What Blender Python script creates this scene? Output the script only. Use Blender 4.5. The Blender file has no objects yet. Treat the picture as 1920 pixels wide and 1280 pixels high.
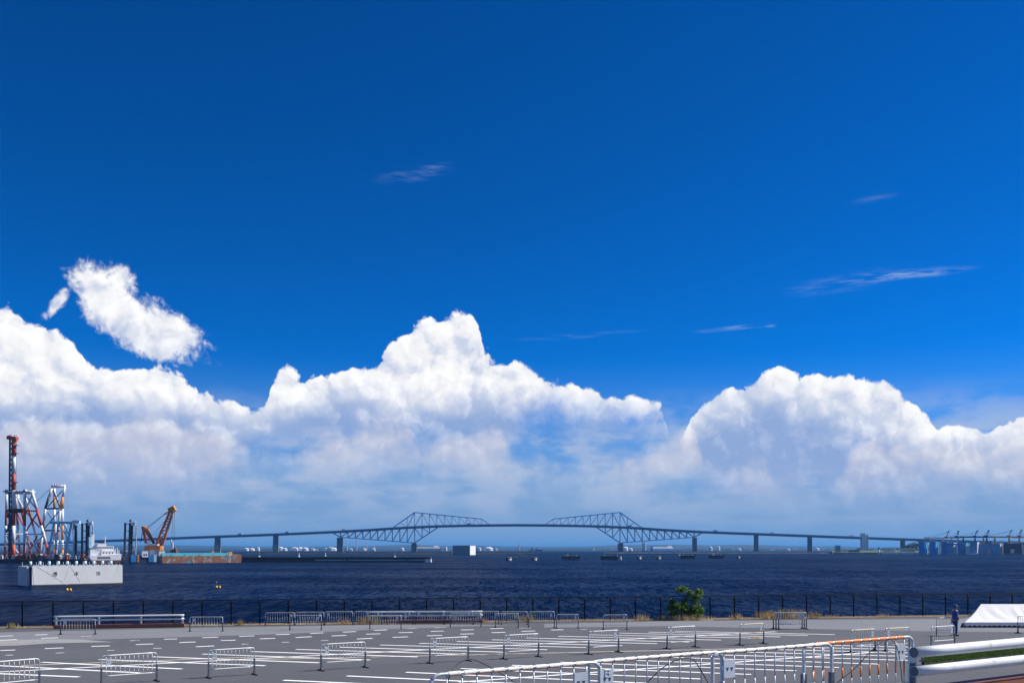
import bpy, bmesh, math, random
from mathutils import Vector, Matrix, noise as mnoise
random.seed(7)
R = math.radians

# ------------------------------------------------------------------ camera
F = 1800.0            # focal length in photo pixels (1920 wide)
CX, YH = 960.0, 1028.0  # principal column, eye-level row
EYE = 4.9             # camera height over the parking lot (z = 0)
SEA = -4.1            # water level
TER = 2.45            # raised road the photographer stands at
scene = bpy.context.scene
col = scene.collection
cam_d = bpy.data.cameras.new('camera')
cam = bpy.data.objects.new('camera', cam_d); col.objects.link(cam)
cam.location = (0, 0, EYE)
cam.rotation_euler = (R(90), 0, 0)
cam_d.sensor_width = 36.0
cam_d.sensor_fit = 'HORIZONTAL'
cam_d.lens = 36.0 * F / 1920.0
cam_d.shift_y = (YH - 640.0) / 1920.0
cam_d.clip_start = 0.2
cam_d.clip_end = 90000
scene.camera = cam
HAZE_D = 0.00007

# ------------------------------------------------------------------ exposure
scene.view_settings.view_transform = 'Standard'
scene.view_settings.look = 'None'
scene.view_settings.exposure = 0.35
scene.view_settings.gamma = 1.0
scene.view_settings.use_curve_mapping = False
scene.render.engine = 'CYCLES'
scene.cycles.max_bounces = 6
scene.cycles.use_denoising = True

# ------------------------------------------------------------------ sun
SUN_AZ, SUN_EL = R(78), R(46)   # azimuth from +Y (view) towards +X (right)
sdir = Vector((math.sin(SUN_AZ) * math.cos(SUN_EL), math.cos(SUN_AZ) * math.cos(SUN_EL), math.sin(SUN_EL)))
sun_d = bpy.data.lights.new('sun', 'SUN')
sun_d.energy = 5.0
sun_d.angle = R(0.53)
sun_d.color = (1.0, 0.95, 0.87)
sun = bpy.data.objects.new('sun', sun_d); col.objects.link(sun)
sun.rotation_euler = (-sdir).to_track_quat('-Z', 'Y').to_euler()

# ------------------------------------------------------------------ node helpers
class NT:
    """tiny expression builder over a node tree"""
    def __init__(s, nt): s.nt = nt; s.n = nt.nodes; s.l = nt.links
    def new(s, t, **kw):
        n = s.n.new(t)
        for k, v in kw.items(): setattr(n, k, v)
        return n
    def put(s, sock, v):
        if isinstance(v, bpy.types.NodeSocket): s.l.new(v, sock)
        else:
            if isinstance(v, (tuple, list)) and len(v) == 3 and sock.type == 'RGBA': v = (*v, 1)
            sock.default_value = v
    def m(s, op, a, b=0.0, c=0.0, clamp=False):
        n = s.new('ShaderNodeMath', operation=op, use_clamp=clamp)
        for i, v in enumerate((a, b, c)): s.put(n.inputs[i], v)
        return n.outputs[0]
    def add(s, a, b): return s.m('ADD', a, b)
    def sub(s, a, b): return s.m('SUBTRACT', a, b)
    def mul(s, a, b): return s.m('MULTIPLY', a, b)
    def div(s, a, b): return s.m('DIVIDE', a, b)
    def mad(s, a, b, c): return s.m('MULTIPLY_ADD', a, b, c)
    def mx(s, a, b): return s.m('MAXIMUM', a, b)
    def mn(s, a, b): return s.m('MINIMUM', a, b)
    def ss(s, x, lo, hi, a=0.0, b=1.0):     # smoothstep lo..hi -> a..b
        n = s.new('ShaderNodeMapRange', interpolation_type='SMOOTHSTEP')
        for i, v in enumerate((x, lo, hi, a, b)): s.put(n.inputs[i], v)
        return n.outputs[0]
    def lin(s, x, lo, hi, a=0.0, b=1.0):
        n = s.new('ShaderNodeMapRange', clamp=True)
        for i, v in enumerate((x, lo, hi, a, b)): s.put(n.inputs[i], v)
        return n.outputs[0]
    def xyz(s, x, y, z):
        n = s.new('ShaderNodeCombineXYZ')
        for i, v in enumerate((x, y, z)): s.put(n.inputs[i], v)
        return n.outputs[0]
    def sep(s, v):
        n = s.new('ShaderNodeSeparateXYZ'); s.put(n.inputs[0], v); return n.outputs
    def vm(s, op, a, b=(0, 0, 0), scale=None):
        n = s.new('ShaderNodeVectorMath', operation=op)
        s.put(n.inputs[0], a); s.put(n.inputs[1], b)
        if scale is not None: s.put(n.inputs[3], scale)
        return n.outputs[0]
    def noise(s, vec, scale, detail=4, rough=0.5, dist=0.0, lac=2.0, kind='FBM', color=False, dim='3D'):
        n = s.new('ShaderNodeTexNoise', noise_dimensions=dim, noise_type=kind)
        s.put(n.inputs['Vector'], vec); s.put(n.inputs['Scale'], scale)
        n.inputs['Detail'].default_value = detail; n.inputs['Roughness'].default_value = rough
        n.inputs['Lacunarity'].default_value = lac; n.inputs['Distortion'].default_value = dist
        return n.outputs[1 if color else 0]
    def voro(s, vec, scale, detail=0, rough=0.5, feature='F1', lac=2.0, out=0, rand=1.0, smooth=0.5, dim='3D'):
        n = s.new('ShaderNodeTexVoronoi', voronoi_dimensions=dim, feature=feature)
        n.normalize = True
        s.put(n.inputs['Vector'], vec); s.put(n.inputs['Scale'], scale)
        n.inputs['Detail'].default_value = detail; n.inputs['Roughness'].default_value = rough
        n.inputs['Lacunarity'].default_value = lac; n.inputs['Randomness'].default_value = rand
        if feature == 'SMOOTH_F1': n.inputs['Smoothness'].default_value = smooth
        return n.outputs[out]
    def mix(s, f, a, b, mode='MIX'):
        n = s.new('ShaderNodeMix', data_type='RGBA', blend_type=mode)
        s.put(n.inputs[0], f); s.put(n.inputs[6], a); s.put(n.inputs[7], b)
        return n.outputs[2]
    def fmix(s, f, a, b):
        n = s.new('ShaderNodeMix', data_type='FLOAT')
        s.put(n.inputs[0], f); s.put(n.inputs[2], a); s.put(n.inputs[3], b)
        return n.outputs[0]
    def ramp(s, f, stops, interp='LINEAR'):
        n = s.new('ShaderNodeValToRGB'); cr = n.color_ramp; cr.interpolation = interp
        while len(cr.elements) > 1: cr.elements.remove(cr.elements[-1])
        for i, (p, c) in enumerate(stops):
            e = cr.elements[0] if i == 0 else cr.elements.new(p)
            e.position = p; e.color = (*c, 1) if len(c) == 3 else c
        s.put(n.inputs[0], f); return n.outputs[0]
    def curve(s, x, pts, lo, hi):            # piecewise-linear function through pts, x range lo..hi
        n = s.new('ShaderNodeFloatCurve'); c = n.mapping.curves[0]
        n.mapping.use_clip = False
        pts = sorted(pts); ys = [p[1] for p in pts]; y0, y1 = min(ys), max(ys)
        P = [((p[0] - lo) / (hi - lo), (p[1] - y0) / (y1 - y0)) for p in pts]
        c.points[0].location = P[0]; c.points[1].location = P[-1]
        for p in P[1:-1]: c.points.new(*p)
        for p in c.points: p.handle_type = 'VECTOR'
        n.mapping.update()
        s.put(n.inputs['Value'], s.lin(x, lo, hi))
        return s.mad(n.outputs[0], y1 - y0, y0)

def srgb(r, g, b):
    f = lambda c: c / 12.92 if c <= .04045 else ((c + .055) / 1.055) ** 2.4
    return (f(r / 255), f(g / 255), f(b / 255))

# ------------------------------------------------------------------ world: sky with cumulus
world = bpy.data.worlds.new('World'); scene.world = world
world.use_nodes = True
world.cycles.sampling_method = 'MANUAL'
world.cycles.sample_map_resolution = 512
world.node_tree.nodes.clear()
W = NT(world.node_tree)
tc = W.new('ShaderNodeTexCoord').outputs['Generated']
dx, dy, dz = W.sep(tc)
hyp = W.m('SQRT', W.add(W.mul(dx, dx), W.mul(dy, dy)))
az = W.m('ARCTAN2', dx, dy)                   # 0 = view direction, + to the right
el = W.div(dz, W.mx(hyp, 1e-4))               # tan(elevation)
sky = W.new('ShaderNodeTexSky', sky_type='NISHITA')
sky.sun_disc = False
sky.sun_elevation = SUN_EL
sky.sun_rotation = SUN_AZ
sky.altitude = 0; sky.air_density = 0.7; sky.dust_density = 0.0; sky.ozone_density = 6.0
def AZ(px): return math.atan((px - CX) / F)
def EL(px, py): return (YH - py) / F * math.cos(AZ(px))
# clear-sky colour: the physical sky, deepened the way the polarised photograph shows it
g = W.new('ShaderNodeGamma'); W.put(g.inputs[0], W.mix(1.0, sky.outputs[0], (0.1, 0.1, 0.1), 'MULTIPLY')); g.inputs[1].default_value = 1.3
clear = W.mix(1.0, g.outputs[0], (0.0, 0.71, 1.17), 'MULTIPLY')
HAZE = tuple(c * .785 for c in srgb(129, 164, 207))
hz = W.ss(el, 0.03, 0.205, 1.0, 0.0)
clear = W.mix(W.mul(hz, W.ss(el, -0.02, 0.12, 1.0, 0.88)), clear, HAZE)
# sky coordinates: azimuth and tan(elevation), one unit = one radian
P = W.xyz(az, el, 0.0)
warp = W.vm('SUBTRACT', W.noise(P, 30, 3, 0.6, color=True, dim='2D'), (0.5, 0.5, 0.5))
PW = W.vm('ADD', P, W.vm('SCALE', warp, scale=0.020))
LSTEP = (0.0060, 0.0085, 0.0)                  # step towards the sun, which stands up on the right
a2 = W.sub(W.m('PINGPONG', W.add(az, R(30)), R(60)), R(30))
def prof(pts, extra=()):
    q = [(AZ(x), EL(x, y)) for x, y in pts]
    q = [(R(-30), q[0][1])] + q + [(R(30), q[-1][1])]
    return W.curve(a2, q, R(-30), R(30))
def billow(p, sc, det=3.3, rough=0.47):
    v = W.voro(p, sc, det, rough, lac=2.2, dim='2D')
    return W.sub(1.0, W.mul(v, W.add(W.mul(v, 0.5), 0.5)))
bl0 = billow(PW, 22)
bl1 = billow(W.vm('ADD', PW, LSTEP), 22)
relief = W.sub(bl0, bl1)                       # + on faces turned to the sun
fine = W.noise(PW, 95, 4, 0.62, dim='2D')
big = W.noise(P, 9, 3, 0.55, dim='2D')
streak = W.noise(W.vm('MULTIPLY', P, (1, 2.6, 1)), 14, 4, 0.55, dim='2D')
streak2 = W.noise(W.vm('MULTIPLY', P, (1, 6, 1)), 9, 4, 0.6, dim='2D')

WHITE = (0.96, 0.96, 0.96); LIT = (0.735, 0.735, 0.75)
ex = lambda r, g_, b_: tuple(c * .785 for c in srgb(r, g_, b_))   # display colour -> scene value at this exposure
CREAM = ex(236, 228, 228); SHADE = ex(146, 171, 217); GREY = ex(176, 192, 222)

def bank(base, top, shade, bottom, puff, soft, lit, dark, bsoft, rk, amax):
    """one cloud bank: silhouette from top(az) broken by billows, lit rim, shaded body, soft base"""
    d = W.add(W.sub(top, el), W.add(W.mul(W.sub(bl0, 0.66), puff), W.mul(W.sub(fine, 0.5), 0.007)))
    a = W.ss(d, -soft, soft * 2.5)
    b = W.ss(W.add(W.sub(el, bottom), W.add(W.mul(W.sub(big, 0.5), 0.10), W.mul(W.sub(fine, 0.5), 0.02))), -bsoft, bsoft)
    sh = W.ss(W.add(W.sub(shade, el), W.add(W.mul(W.sub(bl0, 0.6), -0.05), W.mul(W.sub(big, 0.5), 0.06))), -0.020, 0.034)
    c = W.mix(sh, lit, dark)
    rl = W.mul(W.m('MULTIPLY', relief, rk), W.sub(1.0, W.mul(sh, 0.72)))
    c = W.mix(W.m('MAXIMUM', W.mul(rl, -1.0), 0.0, clamp=True), c, SHADE)
    c = W.mix(W.m('MAXIMUM', rl, 0.0, clamp=True), c, WHITE)
    k = W.mul(W.mul(a, b), amax)
    return W.mix(k, base, c)

T1 = prof([(0,580),(18,578),(40,600),(46,616),(75,620),(100,634),(125,656),(150,672),(160,697),(200,704),(240,709),(290,704),(320,705),
  (345,720),(390,738),(402,762),(440,775),(470,792),(500,778),(509,742),(522,717),(545,710),(565,722),(600,707),(640,702),(690,697),(711,698),
  (718,676),(735,664),(768,642),(776,624),(800,614),(824,622),(836,609),(865,599),(884,608),(900,640),(906,672),(930,681),(950,682),(975,692),(1000,718),
  (1030,731),(1070,731),(1105,735),(1130,750),(1165,767),(1200,763),(1232,771),(1246,790),(1258,850),(1280,850),(1294,800),(1306,777),(1330,761),(1350,747),
  (1390,741),(1420,727),(1445,717),(1461,703),(1480,711),(1515,719),(1540,724),(1560,729),(1590,726),(1600,735),(1625,728),(1652,728),(1666,740),
  (1690,758),(1720,782),(1742,800),(1758,830),(1775,814),(1800,804),(1830,799),(1844,830),(1852,836),(1870,814),(1900,799),(1920,802)])
S1 = prof([(0,711),(140,721),(240,721),(340,731),(420,751),(520,741),(640,726),(730,726),(790,721),(860,721),(930,716),(1000,726),(1080,736),(1160,751),(1240,756),
  (1290,771),(1330,741),(1400,736),(1480,746),(1560,751),(1650,766),(1740,801),(1800,806),(1860,806),(1920,811)])
B1 = prof([(0,930),(200,930),(420,900),(520,820),(640,800),(740,850),(860,840),(960,812),(1040,800),(1120,800),(1240,800),(1290,870),(1350,930),(1500,940),(1700,945),(1920,945)])
T2 = prof([(0,800),(80,790),(140,800),(200,790),(330,790),(420,830),(480,850),(540,852),(580,840),(650,830),(700,806),(745,798),(765,812),(790,870),(820,840),(850,818),(885,810),(940,822),(958,866),
  (985,874),(1010,872),(1085,888),(1110,884),(1150,868),(1195,868),(1240,846),(1285,816),(1306,820),(1320,880),(1370,884),(1400,876),(1440,880),(1470,930),(1560,930),
  (1600,856),(1640,820),(1670,826),(1700,842),(1760,850),(1840,850),(1920,848)])
S2 = prof([(0,840),(480,870),(760,850),(960,870),(1200,900),(1300,860),(1460,900),(1650,880),(1920,890)])
B2 = prof([(0,950),(300,940),(480,900),(620,890),(760,860),(900,880),(1040,920),(1200,910),(1300,900),(1440,905),(1600,930),(1920,940)])

skyc = clear
# thin veil of far cloud low over the horizon
veil = W.mul(W.ss(W.add(streak, W.mul(W.sub(big, 0.5), 0.5)), 0.34, 0.64), W.mul(W.ss(el, 0.005, 0.05), W.ss(el, 0.10, 0.17, 1.0, 0.0)))
skyc = W.mix(W.mul(veil, 0.80), skyc, ex(178, 194, 224))
skyc = bank(skyc, T1, S1, B1, 0.058, 0.0014, LIT, SHADE, 0.030, 3.6, 1.0)
skyc = bank(skyc, T2, S2, B2, 0.050, 0.0060, CREAM, GREY, 0.035, 2.6, 0.46)
veil2 = W.mul(W.ss(streak2, 0.50, 0.70), W.mul(W.ss(el, 0.012, 0.03), W.ss(el, 0.05, 0.10, 1.0, 0.0)))
skyc = W.mix(W.mul(veil2, 0.35), skyc, ex(196, 202, 224))
# low haze over cloud feet
lowhaze = W.ss(el, -0.03, 0.105, 1.0, 0.0)
skyc = W.mix(lowhaze, skyc, HAZE)

def blob(cx, cy, ax, ay, rot):
    """signed field of a tilted ellipse at a sky position (photo column/row)"""
    u = W.sub(az, AZ(cx)); v = W.sub(el, EL(cx, cy)); c, s_ = math.cos(R(rot)), math.sin(R(rot))
    p = W.div(W.add(W.mul(u, c), W.mul(v, -s_)), ax / F); q = W.div(W.add(W.mul(u, s_), W.mul(v, c)), ay / F)
    return W.sub(1.0, W.m('SQRT', W.add(W.mul(p, p), W.mul(q, q))))
# small drifting cumulus, upper left
f = blob(258, 606, 100, 42, 22)
for a in ((195, 555, 56, 42, 40), (222, 530, 34, 24, 80), (292, 648, 40, 24, -10), (108, 568, 34, 11, -55), (328, 622, 44, 30, 25)):
    f = W.m('SMOOTH_MAX', f, blob(*a), 0.12)
fd = W.add(f, W.add(W.mul(W.sub(bl0, 0.66), 1.7), W.mul(W.sub(fine, 0.5), 1.1)))
ka = W.mul(W.ss(fd, -0.06, 0.60), W.ss(f, -0.75, -0.25))
fc = W.mix(W.ss(W.sub(EL(270, 615), el), -0.02, 0.03, 0.0, 0.35), LIT, GREY)
fc = W.mix(W.m('MULTIPLY', relief, -4.5, clamp=True), fc, SHADE)
fc = W.mix(W.m('MULTIPLY', relief, 4.5, clamp=True), fc, WHITE)
skyc = W.mix(W.mul(ka, 0.97), skyc, fc)
# thin cirrus strokes
cir = W.noise(W.vm('MULTIPLY', P, (1, 7, 1)), 32, 4, 0.6, dim='2D')
for cx, cy, ax, ay, rot, k in ((775, 327, 90, 20, -10, 0.26), (822, 310, 34, 7, -10, 0.42), (1640, 372, 60, 10, -5, 0.16), (1710, 514, 125, 11, 0, 0.85),
                               (1590, 528, 150, 22, -5, 0.28), (1375, 615, 95, 6, -3, 0.65), (1445, 611, 14, 4, 0, 0.5), (1090, 629, 150, 7, -3, 0.22)):
    m_ = W.mul(W.ss(blob(cx, cy, ax, ay, rot), 0.0, 1.0), W.ss(cir, 0.36, 0.74))
    skyc = W.mix(W.mul(m_, k), skyc, ex(150, 180, 228))

bg = W.new('ShaderNodeBackground'); W.put(bg.inputs[0], W.vm('SCALE', skyc, scale=10.0)); bg.inputs[1].default_value = 0.1
wo = W.new('ShaderNodeOutputWorld'); W.l.new(bg.outputs[0], wo.inputs[0])
# ------------------------------------------------------------------ geometry helpers
def gp(px, py, z=0.0):
    """photo pixel -> point on the level z = z"""
    d = (EYE - z) * F / (py - YH)
    return Vector(((px - CX) / F * d, d, z))
def at(px, py, d):
    """photo pixel -> point at depth d"""
    return Vector(((px - CX) / F * d, d, EYE + (YH - py) / F * d))
def sea_d(py): return (EYE - SEA) * F / (py - YH)

class MB:
    def __init__(s): s.v = []; s.f = []
    def quadmesh(s, rings, closed=True, cap=True):
        b = len(s.v); n = len(rings[0])
        for r in rings: s.v += [tuple(p) for p in r]
        m = n if closed else n - 1
        for i in range(len(rings) - 1):
            for j in range(m):
                k = (j + 1) % n
                s.f.append((b + i * n + j, b + i * n + k, b + (i + 1) * n + k, b + (i + 1) * n + j))
        if cap and closed:
            s.f.append(tuple(b + j for j in reversed(range(n))))
            s.f.append(tuple(b + (len(rings) - 1) * n + j for j in range(n)))
        return s
    def box(s, c, size, rz=0.0, ry=0.0, rx=0.0):
        x, y, z = (q / 2 for q in size)
        m = Matrix.Rotation(rz, 3, 'Z') @ Matrix.Rotation(ry, 3, 'Y') @ Matrix.Rotation(rx, 3, 'X')
        c = Vector(c)
        lo = [c + m @ Vector(p) for p in ((-x, -y, -z), (x, -y, -z), (x, y, -z), (-x, y, -z))]
        hi = [c + m @ Vector(p) for p in ((-x, -y, z), (x, -y, z), (x, y, z), (-x, y, z))]
        return s.quadmesh([lo, hi])
    def span(s, x0, x1, y0, y1, z0, z1):
        return s.box(((x0 + x1) / 2, (y0 + y1) / 2, (z0 + z1) / 2), (x1 - x0, y1 - y0, z1 - z0))
    def bar(s, a, b, w, h=None, up=(0, 0, 1)):
        """square bar from a to b"""
        a, b = Vector(a), Vector(b); h = h or w; d = (b - a).normalized()
        up = Vector(up)
        if abs(d.dot(up)) > 0.98: up = Vector((0, 1, 0))
        r = d.cross(up).normalized() * (w / 2); u = r.cross(d).normalized() * (h / 2)
        return s.quadmesh([[p - r - u, p + r - u, p + r + u, p - r + u] for p in (a, b)])
    def tube(s, a, b, r, n=8, r2=None):
        a, b = Vector(a), Vector(b); d = (b - a).normalized()
        up = Vector((0, 0, 1)) if abs(d.z) < .98 else Vector((0, 1, 0))
        x = d.cross(up).normalized(); y = x.cross(d); r2 = r if r2 is None else r2; L = (b - a).length
        m = min(24, max(1, int(L / (r * 8)))) if n >= 8 else 1      # shorter segments shade better
        return s.quadmesh([[a.lerp(b, i / m) + (x * math.cos(2 * math.pi * k / n) + y * math.sin(2 * math.pi * k / n)) * (r + (r2 - r) * i / m) for k in range(n)] for i in range(m + 1)])
    def path(s, pts, r, n=6):
        pts = [Vector(p) for p in pts]; rings = []; q = [pts[0]]
        for a, b in zip(pts, pts[1:]):
            m = min(10, max(1, int((b - a).length / (r * 8)))); q += [a.lerp(b, i / m) for i in range(1, m + 1)]
        pts = q
        for i, p in enumerate(pts):
            d = (pts[min(i + 1, len(pts) - 1)] - pts[max(i - 1, 0)]).normalized()
            up = Vector((0, 0, 1)) if abs(d.z) < .9 else Vector((0, 1, 0))
            x = d.cross(up).normalized()
            if rings and x.dot(px_) < 0: x = -x
            px_ = x; y = x.cross(d)
            rings.append([p + (x * math.cos(2 * math.pi * k / n) + y * math.sin(2 * math.pi * k / n)) * r for k in range(n)])
        return s.quadmesh(rings)
    def lathe(s, c, prof, n=16):
        c = Vector(c)
        return s.quadmesh([[c + Vector((q * math.cos(2 * math.pi * k / n), q * math.sin(2 * math.pi * k / n), z)) for k in range(n)] for q, z in prof])
    def prism(s, poly, d):
        """polygon (list of points) pushed along vector d"""
        d = Vector(d); return s.quadmesh([[Vector(p) for p in poly], [Vector(p) + d for p in poly]])
    def face(s, pts):
        b = len(s.v); s.v += [tuple(p) for p in pts]; s.f.append(tuple(range(b, b + len(pts)))); return s
    def mesh(s, name, mat, smooth=False):
        me = bpy.data.meshes.new(name); me.from_pydata(s.v, [], s.f); me.update()
        bm = bmesh.new(); bm.from_mesh(me); bmesh.ops.recalc_face_normals(bm, faces=bm.faces); bm.to_mesh(me); bm.free()
        if mat: me.materials.append(mat)
        if smooth:
            for p in me.polygons: p.use_smooth = len(p.vertices) <= 4   # end caps stay flat
        return me
    def build(s, name, mat, parent=None, world=False, smooth=False):
        if world and parent is not None:
            o = parent.location; s.v = [(p[0] - o.x, p[1] - o.y, p[2] - o.z) for p in s.v]
        ob = bpy.data.objects.new(name, s.mesh(name, mat, smooth)); col.objects.link(ob); ob.parent = parent
        return ob
def link(name, me, parent=None, loc=(0, 0, 0), rz=0.0):
    ob = bpy.data.objects.new(name, me); col.objects.link(ob); ob.parent = parent; ob.location = loc; ob.rotation_euler.z = rz
    return ob
def tag(o, label, cat, group=None):
    o['label'] = label; o['category'] = cat
    if group: o['group'] = group
    return o
def thing(name, label, cat, loc=(0, 0, 0), group=None, rz=0.0):
    o = bpy.data.objects.new(name, None); col.objects.link(o); o.location = loc; o.rotation_euler.z = rz
    o.empty_display_size = 0.5
    return tag(o, label, cat, group)
def struct(o, kind='structure'): o['kind'] = kind; return o
def copy_tree(o, parent=None):
    c = o.copy(); col.objects.link(c); c.parent = parent
    for ch in list(o.children): copy_tree(ch, c)
    return c

# ------------------------------------------------------------------ materials
MATS = {}
def mat(name, base, rough=0.6, var=0.12, scale=6.0, metal=0.0, bump=0.0, spec=0.5, dirt=None, dirt_amt=0.0, dirt_scale=1.2, stretch=None):
    """painted/concrete/metal surface: colour broken by noise, optional dirt or rust patches, optional fine relief"""
    if name in MATS: return MATS[name]
    m = bpy.data.materials.new(name); m.use_nodes = True
    N = NT(m.node_tree); bs = N.n['Principled BSDF']
    co = N.new('ShaderNodeTexCoord').outputs['Object']
    oi = N.new('ShaderNodeObjectInfo').outputs['Random']
    v = N.vm('ADD', co, N.xyz(N.mul(oi, 37.0), N.mul(oi, 11.0), 0.0))
    if stretch: v = N.vm('MULTIPLY', v, stretch)
    n1 = N.noise(v, scale, 5, 0.6)
    lo = tuple(c * (1 - var) for c in base); hi = tuple(min(1, c * (1 + var)) for c in base)
    c = N.mix(N.ss(n1, 0.3, 0.7), lo, hi)
    r = N.mad(n1, 0.16, rough - 0.08)
    if dirt:
        dn = N.ss(N.noise(v, dirt_scale, 6, 0.65), 1.0 - dirt_amt - 0.06, 1.0 - dirt_amt + 0.06)
        c = N.mix(dn, c, dirt); r = N.fmix(dn, r, 0.85)
    N.put(bs.inputs['Base Color'], c); N.put(bs.inputs['Roughness'], r)
    bs.inputs['Metallic'].default_value = metal; bs.inputs['Specular IOR Level'].default_value = spec
    if bump:
        b = N.new('ShaderNodeBump'); b.inputs['Strength'].default_value = 0.6; b.inputs['Distance'].default_value = bump
        N.put(b.inputs['Height'], N.noise(v, scale * 4, 4, 0.6)); N.l.new(b.outputs[0], bs.inputs['Normal'])
    MATS[name] = m; return m

galv = mat('galvanised_steel', (0.55, 0.60, 0.64), 0.42, 0.15, 9, metal=0.35)
galv_dark = mat('grey_steel_sleeve', (0.10, 0.13, 0.17), 0.5, 0.2, 12, metal=0.4)
black_iron = mat('black_iron', (0.015, 0.016, 0.018), 0.6, 0.3, 10)
white_tape = mat('white_reflective_tape', (0.80, 0.80, 0.77), 0.5, 0.06, 30, dirt=(0.30, 0.27, 0.22), dirt_amt=0.34, dirt_scale=16)
orange_tape = mat('orange_reflective_tape', (0.85, 0.20, 0.015), 0.45, 0.12, 30)
plate_m = mat('pale_plate', (0.56, 0.62, 0.68), 0.5, 0.06, 8)
ink = mat('dark_print', (0.05, 0.06, 0.07), 0.7, 0.1, 10)
white_pipe = mat('weathered_white_pipe', (0.76, 0.77, 0.77), 0.45, 0.06, 3, dirt=(0.55, 0.57, 0.55), dirt_amt=0.36, dirt_scale=5)
brown_beam = mat('brown_steel_beam', (0.30, 0.105, 0.062), 0.65, 0.15, 4)
paint_line = mat('white_road_paint', (0.86, 0.86, 0.85), 0.7, 0.05, 3, dirt=(0.40, 0.40, 0.40), dirt_amt=0.25, dirt_scale=9)
paint_worn = mat('worn_road_paint', (0.56, 0.56, 0.55), 0.7, 0.1, 3, dirt=(0.12, 0.12, 0.125), dirt_amt=0.44, dirt_scale=3)
paint_yellow = mat('faded_yellow_paint', (0.50, 0.44, 0.34), 0.7, 0.1, 3, dirt=(0.14, 0.14, 0.145), dirt_amt=0.42, dirt_scale=1.5)
concrete = mat('concrete', (0.34, 0.34, 0.33), 0.85, 0.15, 2, bump=0.004)
dark_concrete = mat('wet_dark_concrete', (0.035, 0.036, 0.04), 0.8, 0.25, 0.8)
hull_black = mat('black_hull', (0.012, 0.014, 0.018), 0.5, 0.3, 0.5)
fence_m = mat('dark_brown_fence', (0.010, 0.009, 0.009), 0.8, 0.2, 4, spec=.15)

def asphalt(name, c0, c1, stain):
    m = bpy.data.materials.new(name); m.use_nodes = True; N = NT(m.node_tree); bs = N.n['Principled BSDF']
    co = N.new('ShaderNodeTexCoord').outputs['Object']
    big = N.noise(N.vm('MULTIPLY', co, (0.35, 1.0, 1.0)), 0.22, 4, 0.55)
    mid = N.noise(co, 3.5, 4, 0.6)
    grain = N.noise(co, 38, 2, 0.6)
    c = N.mix(N.ss(N.add(N.mul(big, 0.6), N.mul(mid, 0.4)), 0.36, 0.64), c0, c1)
    c = N.mix(N.ss(grain, 0.34, 0.70, 0.0, 0.55), c, tuple(min(1, x * 1.9) for x in c1))
    spots = N.ss(N.noise(co, 1.3, 5, 0.7), 0.62, 0.70)
    c = N.mix(N.mul(spots, 0.45), c, stain)
    crumbs = N.ss(N.voro(co, 2.2), 0.025, 0.018)
    c = N.mix(N.mul(crumbs, N.ss(N.noise(co, 0.6, 2), 0.5, 0.6)), c, (0.4, 0.4, 0.38))
    N.put(bs.inputs['Base Color'], c); bs.inputs['Roughness'].default_value = 0.9; bs.inputs['Specular IOR Level'].default_value = 0.25
    b = N.new('ShaderNodeBump'); b.inputs['Strength'].default_value = 0.5; b.inputs['Distance'].default_value = 0.01
    N.put(b.inputs['Height'], grain); N.l.new(b.outputs[0], bs.inputs['Normal'])
    return m
asph = asphalt('lot_asphalt', (0.064, 0.068, 0.076), (0.088, 0.093, 0.103), (0.043, 0.046, 0.052))
asph_old = asphalt('aged_pale_asphalt', (0.130, 0.137, 0.150), (0.165, 0.173, 0.187), (0.095, 0.10, 0.108))

# ------------------------------------------------------------------ ground and water
FA, FB = gp(41.7, 1176.3), gp(1898, 1153.3)          # first and last fence post in view
fdir = (FB - FA).normalized(); fnor = Vector((-fdir.y, fdir.x, 0))
FSP = (FB - FA).length / 38.0
def fpt(s, off=0.0, z=0.0): p = FA + fdir * s + fnor * off; return Vector((p.x, p.y, z))

lot = MB().face([(-70, 26, 0), (95, 26, 0), fpt(150, -0.55), fpt(-90, -0.55)]).build('parking_lot', asph); struct(lot)
verge = MB().face([fpt(-90, -0.552, .03), fpt(150, -0.552, .03), fpt(150, 0.6, .05), fpt(-90, 0.6, .05)]).build(
    'earth_verge', mat('dry_earth', (0.26, 0.20, 0.13), 0.95, 0.35, 3, bump=0.02)); struct(verge)
wall = MB().quadmesh([[fpt(-90, .6, SEA - 3), fpt(150, .6, SEA - 3), fpt(150, 1.3, SEA - 3), fpt(-90, 1.3, SEA - 3)],
                      [fpt(-90, .6, .04), fpt(150, .6, .04), fpt(150, 1.3, -.25), fpt(-90, 1.3, -.25)]]).build('sea_wall', concrete); struct(wall)
# paler old surfacing along the fence side
def sheet(name, pix, z, m, kind='structure', parent=None):
    o = MB().face([gp(x, y, z) for x, y in pix]).build(name, m, parent)
    if parent is None: struct(o, kind)
    return o
sheet('old_surfacing', [(-60, 1205), (60, 1204), (150, 1199), (330, 1194), (520, 1188), (700, 1180), (860, 1174), (980, 1170.5), (700, 1170.5), (350, 1177), (-60, 1186)], 0.004, asph_old)
sheet('old_surfacing', [(1020, 1176), (1260, 1173), (1500, 1178), (1760, 1183), (1990, 1185), (1990, 1158.5), (1500, 1161.5), (1250, 1164), (1020, 1169)], 0.004, asph_old)
sheet('repaired_surfacing', [(-60, 1212), (30, 1209.5), (90, 1205.5), (150, 1204), (215, 1203), (160, 1198.5), (100, 1197), (-60, 1201)], 0.008, asphalt('pale_patch_asphalt', (0.20, 0.20, 0.205), (0.25, 0.25, 0.25), (0.16, 0.16, 0.16)))

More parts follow.
